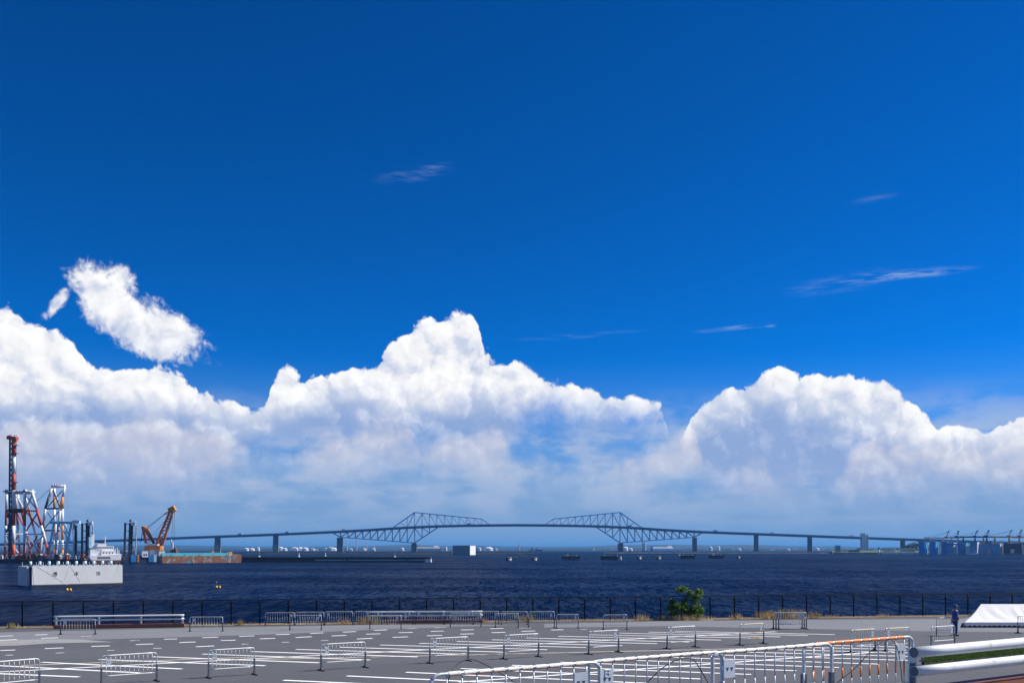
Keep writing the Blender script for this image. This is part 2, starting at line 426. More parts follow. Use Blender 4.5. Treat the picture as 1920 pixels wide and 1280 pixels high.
def water_mat():
    m = bpy.data.materials.new('sea_water'); m.use_nodes = True; N = NT(m.node_tree); bs = N.n['Principled BSDF']
    co = N.new('ShaderNodeNewGeometry').outputs['Position']
    lx, ly, lz = N.sep(co)
    gust = N.noise(N.vm('MULTIPLY', co, (0.006, 0.02, 0)), 1.0, 4, 0.6)
    # facet slopes of the chop, taken straight from noise (a bump map would be filtered away at this grazing view)
    half = (0.5, 0.5, 0.5)
    n1 = N.vm('SUBTRACT', N.noise(N.vm('MULTIPLY', co, (2.6, 0.42, 0)), 1.0, 3, 0.6, dist=0.3, color=True), half)
    n2 = N.vm('SUBTRACT', N.noise(N.vm('MULTIPLY', co, (0.75, 0.11, 0)), 1.0, 4, 0.62, dist=0.3, color=True), half)
    n3 = N.vm('SUBTRACT', N.noise(N.vm('MULTIPLY', co, (0.05, 0.010, 0)), 1.0, 4, 0.60, color=True), half)
    sl = N.vm('ADD', N.vm('ADD', N.vm('SCALE', n1, scale=0.80), N.vm('SCALE', n2, scale=0.60)), N.vm('SCALE', n3, scale=0.22))
    sx_, sy_, _ = N.sep(sl)
    nrm = N.vm('NORMALIZE', N.xyz(sx_, N.sub(sy_, 0.06), 1.0))
    c = N.mix(N.ss(gust, 0.38, 0.62), (0.001, 0.008, 0.036), (0.0015, 0.013, 0.053))
    N.n.remove(bs)
    df = N.new('ShaderNodeBsdfDiffuse'); N.put(df.inputs[0], c); N.l.new(nrm, df.inputs['Normal'])
    gl = N.new('ShaderNodeBsdfGlossy'); gl.inputs['Roughness'].default_value = 0.18; N.l.new(nrm, gl.inputs['Normal'])
    fr = N.new('ShaderNodeFresnel'); fr.inputs[0].default_value = 1.33; N.l.new(nrm, fr.inputs['Normal'])
    mxs = N.new('ShaderNodeMixShader')
    # the polarised light the photograph lost is left out of the mirror part
    N.put(mxs.inputs[0], N.mul(N.m('POWER', fr.outputs[0], 1.7), N.ss(gust, 0.3, 0.7, 0.09, 0.25)))
    N.l.new(df.outputs[0], mxs.inputs[1]); N.l.new(gl.outputs[0], mxs.inputs[2])
    N.l.new(mxs.outputs[0], N.n['Material Output'].inputs[0])
    return m
SEA_MAT = water_mat()
seaob = MB().face([(-30000, 40, SEA), (30000, 40, SEA), (30000, 40000, SEA), (-30000, 40000, SEA)]).build('sea', SEA_MAT); struct(seaob)
# ------------------------------------------------------------------ painted markings (children of the lot)
def stripe(p, q, w, z, m, name='painted_line'):
    d = (q - p); d.z = 0; n = Vector((-d.y, d.x, 0)).normalized() * (w / 2); u = Vector((0, 0, z))
    k = 4; rng = random.Random(hash((round(p.x, 2), round(q.x, 2))))
    L, Rr = [], []
    for i in range(k + 1):
        c = p + d * (i / k); j = 1 + rng.uniform(-.08, .08)
        L.append(c + n * j + u); Rr.append(c - n * j + u)
    return MB().quadmesh([L, Rr], closed=False, cap=False).build(name, m, lot)
STALL = [(-40,1245.5,262,1261),(78.5,1241,341,1253.7),(185.5,1235.8,497,1247.5),(286,1230.7,598,1242),(379.5,1225.7,694,1236.8),(471,1221,783,1231),
 (555,1216.9,871,1226),(637.7,1212.8,950,1222.3),(713,1208.7,1026,1217.5),(786,1205.4,1099,1213.5),(856,1202,1167,1210),(922.4,1198.9,1232,1206.2),
 (986.4,1195.5,1293,1203.3),(1047,1192.2,1351.7,1199.5),(1105,1189.5,1430,1196),(1161.8,1186.4,1463,1193.5),(1215.6,1184.4,1515,1191),(1265,1182.7,1565,1189.2),(-180,1255,148,1268.6),
 (531.5,1274.8,1010,1296),(650,1266.7,1120,1288),(761,1259.8,1214,1280.5),(864,1252.8,1314,1272.4),(960,1246.7,1408.5,1264),(1050,1241,1493,1257),(1135,1235.6,1573,1250.9),
 (1215,1230.4,1648.5,1244.6),(1290,1225.5,1720,1238),(1362,1221,1785,1232.3),(1431,1216.7,1850,1227),(1497,1212.8,1910,1222.5),(1556,1209.3,1970,1218.5)]
for x0, y0, x1, y1 in STALL: stripe(gp(x0, y0), gp(x1, y1), 0.24, 0.012, paint_line)
for x0, y0, x1, y1 in ((-60, 1262.5, 1455, 1183.8), (860, 1278.5, 1860, 1206.5)): stripe(gp(x0, y0), gp(x1, y1), 0.24, 0.016, paint_line)
for x0, y0, x1, y1 in ((480, 1236, 1500, 1213), (40, 1247, 480, 1231)): stripe(gp(x0, y0), gp(x1, y1), 0.26, 0.009, paint_yellow)
def ZP(k, sc=7.385): return lambda a, b: (240 * k + a / sc, 1160 + b / sc)
DASH = {0: [(0,240,180,232),(485,222,660,215),(0,295,235,285),(570,268,805,260),(1120,245,1260,238),(0,437,210,430),(620,410,880,400),(75,503,180,500),(770,473,890,468),(1265,380,1520,372),(1480,437,1580,433)],
 1: [(25,302,160,295),(110,355,350,345),(350,408,465,405),(500,280,680,277),(710,327,935,318),(940,385,1195,373),(1030,260,1250,250),(1285,300,1490,293),(1570,350,1675,347),(1540,240,1750,233)],
 2: [(50,275,265,268),(275,218,465,212),(355,325,460,322),(550,257,770,245),(750,200,935,192),(900,300,1000,297),(1045,235,1250,227),(1200,183,1385,174),(1395,277,1615,268),(1525,210,1725,205),(1635,158,1815,150)],
 3: [(120,255,335,247),(205,190,400,185),(290,138,455,132),(595,233,805,226),(645,172,830,167),(700,122,855,118),(1055,210,1245,205),(1065,152,1245,148),(1470,135,1650,130),(1490,190,1680,185)],
 4: [(130,172,320,165),(100,125,265,125),(540,153,715,148),(950,145,1035,145),(470,33,650,33),(830,28,1070,28),(1610,25,1740,20)],
 5: [(130,12,310,15),(480,15,700,15),(830,15,1020,13)]}
for k, L in DASH.items():
    f_ = ZP(k)
    for a, b, c, d in L:
        stripe(gp(*f_(a, b)), gp(*f_(c, d)), 0.30, 0.014, paint_line if (c - a) > 170 and b > 40 else paint_worn)

# ------------------------------------------------------------------ crowd barriers
BW, BH = 2.0, 1.05
def _frame():
    m = MB(); r = 0.10; pts = [(-BW / 2, 0, .10)]
    for k in range(5):
        a = math.pi - k * math.pi / 8; pts.append((-BW / 2 + r + r * math.cos(a), 0, BH - r + r * math.sin(a)))
    for k in range(5):
        a = math.pi / 2 - k * math.pi / 8; pts.append((BW / 2 - r + r * math.cos(a), 0, BH - r + r * math.sin(a)))
    pts.append((BW / 2, 0, .10))
    return m.path(pts, 0.0215, 8)
def _bar(band):
    m = MB(); m.tube((0, 0, .32), (0, 0, .50), .0085, 6); n1 = len(m.f)
    m.tube((0, 0, .50), (0, 0, .66), .0115, 6); n2 = len(m.f); m.tube((0, 0, .66), (0, 0, BH - .02), .0085, 6)
    me = m.mesh('bar', galv); me.materials.append(band)
    for p in me.polygons: p.use_smooth = len(p.vertices) <= 4; p.material_index = 1 if n1 <= p.index < n2 else 0
    return me
ME = {'frame': _frame().mesh('frame', galv, True),
      'sleeve': MB().box((0, 0, .38), (.058, .058, .50)).box((0, 0, .06), (.05, .05, .12)).mesh('leg_sleeve', galv_dark),
      'foot': MB().prism([(-.03, -.33, 0), (-.03, -.33, .025), (-.03, -.09, .045), (-.03, -.04, .13), (-.03, .04, .13), (-.03, .09, .045), (-.03, .33, .025), (-.03, .33, 0)], (.06, 0, 0)).mesh('foot', black_iron),
      'bar_w': _bar(white_tape), 'bar_o': _bar(orange_tape),
      'rail': MB().tube((-BW / 2, 0, .32), (BW / 2, 0, .32), .014, 6).mesh('lower_rail', galv, True),
      'rail_tape': MB().tube((-.82, 0, .32), (.82, 0, .32), .019, 8).mesh('rail_tape', white_tape, True),
      'rail_tape_o': MB().tube((-.1, 0, .32), (.82, 0, .32), .019, 8).mesh('rail_tape', mat('yellow_tape', (.75, .38, .06), .5, .1, 20), True),
      'tape': MB().tube((-.84, 0, BH), (.84, 0, BH), .0255, 8).mesh('rail_tape', white_tape, True),
      'tape_y': MB().tube((-.84, 0, BH), (.84, 0, BH), .0255, 8).mesh('rail_tape', mat('cream_tape', (.72, .62, .42), .5, .1, 20), True),
      'plate': MB().box((0, 0, 0), (.17, .012, .24)).mesh('number_plate', plate_m),
      'mark': MB().prism([(-.055, -.009, .02), (-.012, -.009, .02), (-.034, -.009, -.03)], (0, .004, 0)).prism([(.012, -.009, .02), (.055, -.009, .02), (.034, -.009, -.03)], (0, .004, 0)).mesh('printed_mark', ink)}
def half_tape(x0, x1, lo, m):
    b = MB(); r = .0262; n = 6; a0, a1 = (R(200), R(340)) if lo else (R(-20), R(200))
    rings = [[Vector((x, r * math.cos(a0 + (a1 - a0) * k / n), BH + r * math.sin(a0 + (a1 - a0) * k / n))) for k in range(n + 1)] for x in (x0, x1)]
    return b.quadmesh(rings, closed=False, cap=False).mesh('rail_tape', m, True)
NB = 11; BX = [-.83 + k * .166 for k in range(NB)]
def barrier(A, B, label, group, h=BH, bars='bar_w', plate=-1, style='row', z=0.0):
    """barrier whose two feet stand at A and B"""
    c = (A + B) / 2; d = B - A; c.z = z
    t = thing('crowd_barrier', label, 'barrier', c, group, rz=math.atan2(d.y, d.x))
    t.scale = (d.length / BW, 1.0, h / BH)
    link('frame', ME['frame'], t)
    for s in (-1, 1):
        link('leg_sleeve', ME['sleeve'], t, (s * BW / 2, 0, 0)); link('foot', ME['foot'], t, (s * BW / 2, 0, 0))
    link('lower_rail', ME['rail'], t)
    for x in BX: link('bar', ME[bars], t, (x, 0, 0))
    if plate:
        p = link('number_plate', ME['plate'], t, (plate * .75, -.012, BH - .23))
        if style != 'far': link('printed_mark', ME['mark'], p)
    if style == 'near':
        ends = [-.93] + [x for x in BX] + [.93]
        up = white_tape if bars == 'bar_w' else orange_tape
        for i in range(1, len(ends) - 2):
            link('rail_tape', half_tape(ends[i] + .018, ends[i + 1] - .018, False, up), t)
            link('rail_tape', half_tape(ends[i] + .018, ends[i + 1] - .018, True, orange_tape), t)
    elif style == 'row':
        link('rail_tape', ME['tape'], t); link('rail_tape', ME['rail_tape'], t)
    elif style == 'yellow':
        link('rail_tape', ME['tape_y'], t); link('rail_tape', ME['rail_tape_o'], t)
    elif style == 'cream': link('rail_tape', ME['tape_y'], t)
    return t
ORD = ['first', 'second', 'third', 'fourth', 'fifth', 'sixth', 'seventh', 'eighth', 'ninth', 'tenth', 'eleventh', 'twelfth', 'thirteenth', 'fourteenth', 'fifteenth', 'sixteenth']
ROW = [(-42,1301.5,74,1290),(190,1284,294,1275.8),(391,1270.4,477,1264),(602,1256.5,685,1250.5),(806,1243,878,1238),(945,1235,1010,1230.5),(1104,1226,1160,1222),(1251,1216,1304,1212.5),(1387.5,1209,1432,1206)]
for i, (x0, y0, x1, y1) in enumerate(ROW):
    lab = ('grey steel crowd barrier cut off by the left edge, start of the lone row' if i == 0 else
           'crowd barrier with orange bar bands and yellow rail, last in the lone row' if i == 8 else
           f'grey steel crowd barrier, {ORD[i]} from the left in the lone row across the stalls')
    barrier(gp(x0, y0), gp(x1, y1), lab, 'barriers in the row across the stalls', bars='bar_o' if i == 8 else 'bar_w',
            plate=1 if i in (6, 8) else -1, style='yellow' if i == 8 else 'row')
for x0, x1, yt, y0, y1, lab, st, br, pl in (
    (1596, 1641, 1181, 1223, 1219.5, 'barrier with cream top rail and orange bar bands behind the orange-railed near barrier', 'cream', 'bar_o', 1),
    (1660, 1705, 1178, 1221.5, 1218, 'barrier with cream top rail and white bar bands behind the near barrier end', 'cream', 'bar_w', -1),
    (1746, 1790, 1175, 1213, 1209.5, 'crowd barrier right beside the guard in blue, the nearer of two', 'row', 'bar_w', 1),
    (1756, 1788, 1158, 1192, 1191, 'crowd barrier just behind the guard in blue, the farther of two', 'row', 'bar_w', 1),
    (1908.6, 1962, 1154.6, 1186.5, 1186, 'crowd barrier in front of the white tent at the right edge', 'far', 'bar_w', 0)):
    a, b = gp(x0, y0), gp(x1, y1)
    barrier(a, b, lab, 'single barriers near the guard', h=(y0 - yt) / F * a.y, bars=br, plate=pl, style=st)
FAR = [(113.5,178.5,1160,1189,'in front of the left brown-based guardrail'),(356,417.5,1156,1183,'standing alone between the guardrail end and the barrier line'),
 (497.7,552,1148,1172,'back line'),(553.5,607,1147,1171.5,'back line'),(609,661,1146,1171,'back line'),(664,716,1145.5,1170.5,'back line'),(726,774,1145,1170,'back line'),
 (778.5,832,1145,1169.5,'back line'),(834,886,1145,1169,'back line'),(888,935,1145.5,1169.3,'back line'),(940,988.5,1146,1170,'back line'),
 (543.5,602.5,1153,1180,'front'),(693.5,752,1153,1178,'front'),(844.5,902,1149,1174,'front'),(929,972,1149.5,1175.5,'front'),(991,1039.5,1146,1176,'front'),
 (1043.5,1084,1151,1177,'fence side barrier standing just right of the weeds'),(1131,1175.5,1152,1180,'lone barrier between the barrier line and the green bush'),
 (1450,1504,1148,1178,'stack'),(1455,1508,1148,1178.6,'stack'),(1460,1512,1148,1179.2,'stack')]
nb = nf = ns = 0
for x0, x1, yt, yf, w in FAR:
    a, b = gp(x0, yf), gp(x1, yf - 0.4)
    if w == 'back line': lab = f'{ORD[nb]} crowd barrier from the left in the line along the far fence'; nb += 1
    elif w == 'front': lab = f'{ORD[nf]} from the left of the barriers set a step before the fence line'; nf += 1
    elif w == 'stack': lab = 'crowd barrier ' + ('rearmost', 'middle', 'foremost')[2 - ns if False else ns] + ' of the three nested together by the weeds'; ns += 1
    else: lab = 'crowd barrier ' + w if not w.startswith(('fence', 'lone')) else w
    barrier(a, b, lab, 'barriers along the far fence', h=(yf - yt) / F * a.y, plate=(-1, 1, 1)[(nb + nf) % 3], style='far')
# the line of barriers at the edge of the raised road
TOPZ = TER + BH
def tpt(px, py):
    p = gp(px, py, TOPZ); return Vector((p.x, p.y, TER))
LA, LB = tpt(839, 1262.5), tpt(1693, 1195.2)
ld = (LB - LA).normalized(); ln = Vector((-ld.y, ld.x, 0))
def on_line(px, off=0.0):
    """point of the barrier line seen in column px"""
    k = (px - CX) / F; o = LA + ln * off
    s = (k * o.y - o.x) / (ld.x - k * ld.y); p = o + ld * s
    return Vector((p.x, p.y, TER))
near_labels = ['near barrier with worn white rail tape, leftmost of the four at the bottom',
               'near barrier with white and orange rail and a plate marked B',
               'near barrier with white rail and plate beside its left post, third of the four',
               'near barrier with bright orange top rail and orange bar bands']
for (x0, x1, off, br, pl), lab in zip(((808, 1124, 0.0, 'bar_w', 1), (1103, 1353, 0.06, 'bar_w', -1), (1336, 1559, 0.0, 'bar_w', -1), (1507, 1711, 0.08, 'bar_o', 1)), near_labels):
    t = barrier(on_line(x0, off), on_line(x1, off), lab, 'barriers along the raised road', bars=br, plate=pl, style='near', z=TER)
    if 'marked B' in lab:
        b = MB()
        b.path([(-.03, 0, -.045), (-.03, 0, .045), (.01, 0, .045), (.028, 0, .025), (.01, 0, .004), (-.03, 0, .004)], .005, 5)
        b.path([(.01, 0, .004), (.034, 0, -.02), (.01, 0, -.045), (-.03, 0, -.045)], .005, 5)
        pl_ = [c for c in t.children if c.name.startswith('number_plate')][0]
        o = b.build('embossed_letter', galv, pl_); o.location = (0, -.009, .075)
# black cables slung over the rails
cab = mat('black_cable', (0.012, 0.012, 0.013), 0.5, 0.2, 8)
def lp(px, z, off): p = on_line(px, off); p.z = TER + z; return p
for pts, lab in ((((1565, .42, .10), (1600, .62, .07), (1640, .93, .05), (1665, 1.05, .03), (1682, .9, .04), (1690, .5, .06), (1693, .05, .1)), 'black cable looped over the orange rail of the near barrier'),
                 (((1150, .15, .25), (1200, .62, .12), (1250, .93, .07), (1292, 1.0, .05), (1312, .85, .05), (1340, .45, .07), (1362, .05, .12)), 'black cable tied under the white rail of a near barrier'),
                 (((832, .1, .02), (834, .75, .05), (846, 1.06, .02), (870, 1.16, .2), (905, 1.10, .3), (985, .75, .25), (1060, .3, .2)), 'thin black cable wound over the leftmost near barrier')):
    b = MB(); V = [lp(*p) for p in pts]; P2 = []
    for i in range(len(V) - 1):
        a, b0, b1, c = V[max(i - 1, 0)], V[i], V[i + 1], V[min(i + 2, len(V) - 1)]
        for k in range(5):
            u = k / 5; P2.append(0.5 * (2 * b0 + (b1 - a) * u + (2 * a - 5 * b0 + 4 * b1 - c) * u * u + (3 * b0 - a - 3 * b1 + c) * u ** 3))
    P2.append(V[-1])
    tag(b.path(P2, .0065, 6).build('black_cable', cab, smooth=True), lab, 'cable')

# ------------------------------------------------------------------ raised road in front
e0, e1 = LA - ld * 40 + ln * 0.55, LA + ld * 60 + ln * 0.55
rr = MB().quadmesh([[(e0.x, e0.y, -.3), (e1.x, e1.y, -.3), (e1.x + 30, -12, -.3), (e0.x, -12, -.3)], [(e0.x, e0.y, TER), (e1.x, e1.y, TER), (e1.x + 30, -12, TER), (e0.x, -12, TER)]]).build('raised_road', asph); struct(rr)

# ------------------------------------------------------------------ guardrails: two white pipes over a brown steel base
def guardrail(A, B, label, r=.05, zs=(.53, .76), base=.24, z0=0.0, posts=4, ends=True):
    c = (A + B) / 2; d = B - A; L = d.length; c.z = z0
    t = thing('guardrail', label, 'guardrail', c, 'guardrails on brown bases', rz=math.atan2(d.y, d.x))
    MB().span(-L / 2, L / 2, -.11, .11, .012, .03).span(-L / 2, L / 2, -.10, .10, .03, base - .018).span(-L / 2, L / 2, -.11, .11, base - .018, base).build('base_beam', brown_beam, t)
    for z in zs:
        p = MB().tube((-L / 2, -.09, z), (L / 2, -.09, z), r, 16).build('pipe', white_pipe, t, smooth=True)
        for s in (-1, 1): MB().tube((s * L / 2, -.09, z), (s * (L / 2 + .004), -.09, z), r * .93, 16).build('pipe_end', galv_dark, p)
    for k in range(posts):
        x = -L / 2 + .12 + (L - .24) * k / (posts - 1)
        MB().span(x - .05, x + .05, -.03, .07, base, zs[-1] + r * .6).build('post', galv, t)
    return t
guardrail(gp(101, 1178.5), gp(346, 1175), 'long white two-pipe guardrail on brown base at the left by the fence')
guardrail(gp(686, 1168.5), gp(905, 1167), 'white two-pipe guardrail on brown base behind the middle barriers')
guardrail(on_line(1704, .12), on_line(2560, .12), 'big white pipe guardrail on brown base in the lower right corner', r=.088, zs=(.50, .80), base=.21, z0=TER, posts=6)

# ------------------------------------------------------------------ chain-link fence on the sea wall
fen = thing('chain_link_fence', 'dark brown chain link fence along the quay edge', 'fence', fpt(0))
FH = 1.62
pm = MB().tube((0, 0, .03), (0, 0, FH), .045, 8).mesh('post', fence_m, True)
for k in range(-6, 46):
    p = fdir * (FSP * k); link('post', pm, fen, (p.x, p.y, 0))
L0, L1 = -6 * FSP, 45 * FSP
MB().tube(fdir * L0 + Vector((0, 0, FH)), fdir * L1 + Vector((0, 0, FH)), .032, 6).build('top_rail', fence_m, fen)
w = MB(); st = 0.11; k = L0
while k < L1:
    for s in (1, -1):
        a = fdir * k + Vector((0, 0, .06)); b = fdir * (k + s * (FH - .06)) + Vector((0, 0, FH - .01))
        if L0 <= k + s * FH <= L1: w.tube(a, b, .0042, 3)
    k += st
struct(w.build('wire_mesh', fence_m, fen), 'stuff')
# ------------------------------------------------------------------ plants along the fence
def leaf_mat(name, c, var=.35):
    m = bpy.data.materials.new(name); m.use_nodes = True; N = NT(m.node_tree); bs = N.n['Principled BSDF']
    g = N.new('ShaderNodeNewGeometry'); rnd = g.outputs['Random Per Island']
    N.put(bs.inputs['Base Color'], N.mix(rnd, tuple(x * (1 - var) for x in c), tuple(x * (1 + var) for x in c)))
    bs.inputs['Roughness'].default_value = .55; bs.inputs['Specular IOR Level'].default_value = .3
    tr = N.new('ShaderNodeBsdfTranslucent'); N.put(tr.inputs[0], tuple(min(1, x * 1.6) for x in c))
    ms = N.new('ShaderNodeMixShader'); ms.inputs[0].default_value = .28
    N.l.new(bs.outputs[0], ms.inputs[1]); N.l.new(tr.outputs[0], ms.inputs[2]); N.l.new(ms.outputs[0], N.n['Material Output'].inputs[0])
    return m
green_leaf = leaf_mat('green_leaf', (0.085, 0.17, 0.026)); dry_blade = leaf_mat('dry_grass_blade', (0.42, 0.30, 0.14), .3)
weed_leaf = leaf_mat('weed_leaf', (0.13, 0.14, 0.045)); lawn_leaf = leaf_mat('lawn_blade', (0.060, 0.105, 0.024))
bark = mat('bark', (0.09, 0.065, 0.045), .9, .3, 12)
def blades(m, c, n, h, spread, rng, wdt=.012, lean=.4):
    for _ in range(n):
        a = rng.uniform(0, 6.283); r = spread * math.sqrt(rng.random()); p = Vector(c) + Vector((r * math.cos(a), r * math.sin(a), 0))
        d = Vector((rng.uniform(-lean, lean), rng.uniform(-lean, lean), 1)) * (h * rng.uniform(.45, 1.1)); b = rng.uniform(0, 6.283)
        s = Vector((math.cos(b), math.sin(b), 0)) * wdt
        m.face([p - s, p + s, p + d * .6 + s * .6, p + d, p + d * .6 - s * .6])
rng = random.Random(11)
g1 = MB(); L = -8.0
while L < 76:
    dens = 0.5 + 0.5 * mnoise.noise((L * .35, 3.1, 0))
    blades(g1, fpt(L, rng.uniform(-.45, .3), .04), int(3 + 12 * dens), .10 + .20 * max(0, dens - .4), .16, rng)
    L += .13
for px, n, h in ((1205, 70, .55), (1240, 60, .40), (1250, 60, .35), (1380, 70, .45), (1330, 40, .3), (1445, 90, .5), (1560, 50, .30), (645, 60, .4), (905, 60, .35), (25, 40, .3), (1655, 40, .35), (1785, 40, .25)):
    s_ = None
    k = (px - CX) / F; o = fpt(0, -.25); s_ = (k * o.y - o.x) / (fdir.x - k * fdir.y); blades(g1, fpt(s_, -.25, .04), n, h, .45, rng, .014, .7)
struct(g1.build('dry_grass', dry_blade), 'stuff')
def fence_x(px, off=-.3):
    k = (px - CX) / F; o = fpt(0, off); s_ = (k * o.y - o.x) / (fdir.x - k * fdir.y); return fpt(s_, off, .04)
def leaves(m, c, n, rad, rng, size):
    for _ in range(n):
        while True:
            q = Vector((rng.uniform(-1, 1), rng.uniform(-1, 1), rng.uniform(-1, 1)))
            if q.length < 1: break
        q = q * (.55 + .45 * rng.random()) if q.length > .3 else q
        p = Vector(c) + Vector((q.x * rad[0], q.y * rad[1], q.z * rad[2]))
        a, t = rng.uniform(0, 6.283), rng.uniform(-.9, .9)
        d = Vector((math.cos(a) * math.cos(t), math.sin(a) * math.cos(t), math.sin(t))) * size * rng.uniform(.7, 1.3)
        s = d.cross(Vector((rng.uniform(-1, 1), rng.uniform(-1, 1), 1))).normalized() * size * .36
        m.face([p, p + d * .5 + s, p + d, p + d * .5 - s])
def weed(px, n, h, wid, label, m=None):
    c = fence_x(px); t = thing('weed_clump', label, 'weeds', c, 'weeds along the fence'); rng = random.Random(int(px))
    b = MB(); blades(b, (0, 0, 0), n // 2, h, wid * .8, rng, .012, .35); struct(b.build('stalk_tuft', dry_blade, t), 'stuff')
    b = MB()
    for _ in range(7): leaves(b, (rng.uniform(-wid, wid), rng.uniform(-.2, .2), h * rng.uniform(.3, .75)), n // 7, (.28, .2, .22), rng, .075)
    struct(b.build('leaf_tuft', m or weed_leaf, t), 'stuff')
weed(1440, 380, .62, 1.1, 'brownish green weeds at the fence left of the nested barriers')
weed(1487, 420, .75, 1.0, 'taller weeds at the fence right behind the nested barriers')
weed(1528, 140, .5, .6, 'sparse weeds at the fence just right of the nested barriers')
weed(690, 260, .55, .9, 'bright green weeds behind the left end of the middle guardrail', green_leaf)
weed(985, 220, .55, .8, 'green weeds behind the barriers right of the middle guardrail', green_leaf)
weed(22, 80, .36, .2, 'small weed growing at the fence near the left edge', green_leaf)
weed(450, 80, .36, .2, 'single dry weed at the fence right of the lone barrier')
# the bush growing through the fence
bc = fence_x(1286, -.15); bush = thing('bush', 'leafy green bush growing through the fence, taller than the rails', 'bush', bc)
rng = random.Random(5); fol = MB()
def bpos(px, py): # bush-local point from its place in the photo plane
    p = at(px, py, bc.y) - bc; return p
for tip, base in (((1278, 1112), (1284, 1157)), ((1306, 1116), (1288, 1157)), ((1262, 1128), (1280, 1157)), ((1312, 1140), (1292, 1157)), ((1270, 1140), (1279, 1157)), ((1296, 1122), (1288, 1157))):
    a, b = bpos(*base), bpos(*tip); a.z = 0; mid = (a + b) / 2 + Vector((rng.uniform(-.15, .15), rng.uniform(-.25, .25), 0)); MB().path([a, mid, b], .02, 5).build('stem', bark, bush)
for px, py, rx, rz_, n in ((1281, 1104, 10, 7, 300), (1272, 1107, 7, 5, 150), (1294, 1110, 8, 5, 170), (1309, 1108, 4, 7, 110), (1317, 1110, 4, 6, 80), (1307, 1117, 11, 6, 260), (1290, 1117, 9, 5, 120),
                           (1262, 1127, 9, 6, 200), (1258, 1138, 9, 8, 260), (1268, 1135, 11, 9, 330), (1283, 1128, 8, 8, 130), (1302, 1142, 10, 9, 330), (1315, 1144, 8, 9, 260), (1312, 1133, 4, 4, 60), (1290, 1146, 14, 10, 420), (1280, 1138, 14, 10, 380), (1300, 1126, 10, 8, 160), (1264, 1149, 14, 7, 280), (1305, 1152, 14, 5, 180)):
    c = bpos(px, py); k = bc.y / F
    leaves(fol, (c.x, rng.uniform(-.35, .35), c.z), int(n * 1.9), (rx * k, .45, rz_ * k), rng, .11)
struct(fol.build('foliage', green_leaf, bush), 'stuff')
b = MB(); blades(b, (0, -.2, 0), 260, .45, 1.3, rng, .012, .4); struct(b.build('grass_tuft', dry_blade, bush), 'stuff')
# grass bed on the lot behind the big guardrail
gb = MB(); P0 = [gp(1733, 1248), gp(2240, 1198.7), gp(2240, 1189.7), gp(1733, 1239)]
bed = MB().quadmesh([[p for p in P0], [p + Vector((0, 0, .12)) for p in P0]]).build('grass_bed', mat('bed_soil', (.07, .085, .03), .95, .3, 5)); struct(bed)
rng = random.Random(3); gm = MB()
for _ in range(15000):
    u, v = rng.random(), rng.random(); p = P0[0].lerp(P0[1], u).lerp(P0[3].lerp(P0[2], u), v) + Vector((0, 0, .12)); blades(gm, p, 1, .16, .02, rng, .014, .5)
struct(gm.build('lawn_grass', lawn_leaf), 'stuff')
kb = MB().quadmesh([[P0[3] + Vector((0, .05, 0)), P0[2] + Vector((0, .05, 0)), P0[2] + Vector((0, .35, 0)), P0[3] + Vector((0, .35, 0))],
                    [P0[3] + Vector((0, .05, .2)), P0[2] + Vector((0, .05, .2)), P0[2] + Vector((0, .35, .2)), P0[3] + Vector((0, .35, .2))]]).build('kerb', concrete); struct(kb)

# ------------------------------------------------------------------ low white tent
TX0, TD = 28.1, 59.6
tent = thing('tent', 'white canvas tent roof standing low on the ground at the right edge', 'tent', (TX0, TD, 0))
canvas = mat('white_canvas', (0.70, 0.71, 0.73), .7, .04, 2); TL, TWd, RZ, EZ, HIP = 10.5, 3.7, 1.36, .33, 1.0
SK = .50   # the tent's end runs off along the view
rng = random.Random(2)
def wr(u, v):  # creases running from the ridge end down the front slope
    s = 0
    for k, (u0, sl, wd, am) in enumerate(((.16, .16, .012, .075), (.20, .20, .016, -.05), (.25, .16, .014, .06), (.30, .13, .014, .05), (.345, .10, .012, -.045), (.385, .07, .010, .045), (.10, .10, .014, .035), (.44, .04, .011, .03), (.52, .02, .012, -.025), (.07, .03, .01, .03), (.60, .0, .012, .025), (.70, .0, .012, -.03))):
        x = u - (u0 + sl * (v * v * .6 + .4 * v) - .06); s += 2.6 * am * math.exp(-(x / wd) ** 2) * math.sin(math.pi * min(1, v * 1.05 + .02)) ** .6
    return s + .02 * mnoise.noise((u * 14, v * 3, 1))
m = MB(); NU, NV = 150, 14; rings = []
for j in range(NV + 1):
    v = j / NV; row = []
    for i in range(NU + 1):
        u = i / NU; xl = HIP * (1 - v); x = xl + (TL - xl) * u ; y = TWd / 2 * (1 - v); z = RZ + (EZ - RZ) * v - .10 * math.sin(math.pi * v)
        d = wr(x / TL, v) * min(1, u * 14) * min(1, v * 5); row.append((x + SK * y, y - d * .85, z - d * .75))
    rings.append(row)
m.quadmesh(rings, closed=False, cap=False); m.build('front_slope', canvas, tent, smooth=True)
m = MB(); rings = []
for j in range(9):
    v = j / 8; xl = HIP * (1 - v); y0, y1 = TWd / 2 * (1 - v), TWd / 2 * (1 + v); z = RZ + (EZ - RZ) * v - .10 * math.sin(math.pi * v)
    rings.append([(xl + SK * (y0 + (y1 - y0) * i / 8), y0 + (y1 - y0) * i / 8, z) for i in range(9)])
m.quadmesh(rings, closed=False, cap=False).build('end_slope', canvas, tent, smooth=True)
MB().face([(HIP + SK * TWd / 2, TWd / 2, RZ), (TL + SK * TWd / 2, TWd / 2, RZ), (TL + SK * TWd, TWd, EZ), (SK * TWd, TWd, EZ)]).build('rear_slope', canvas, tent)
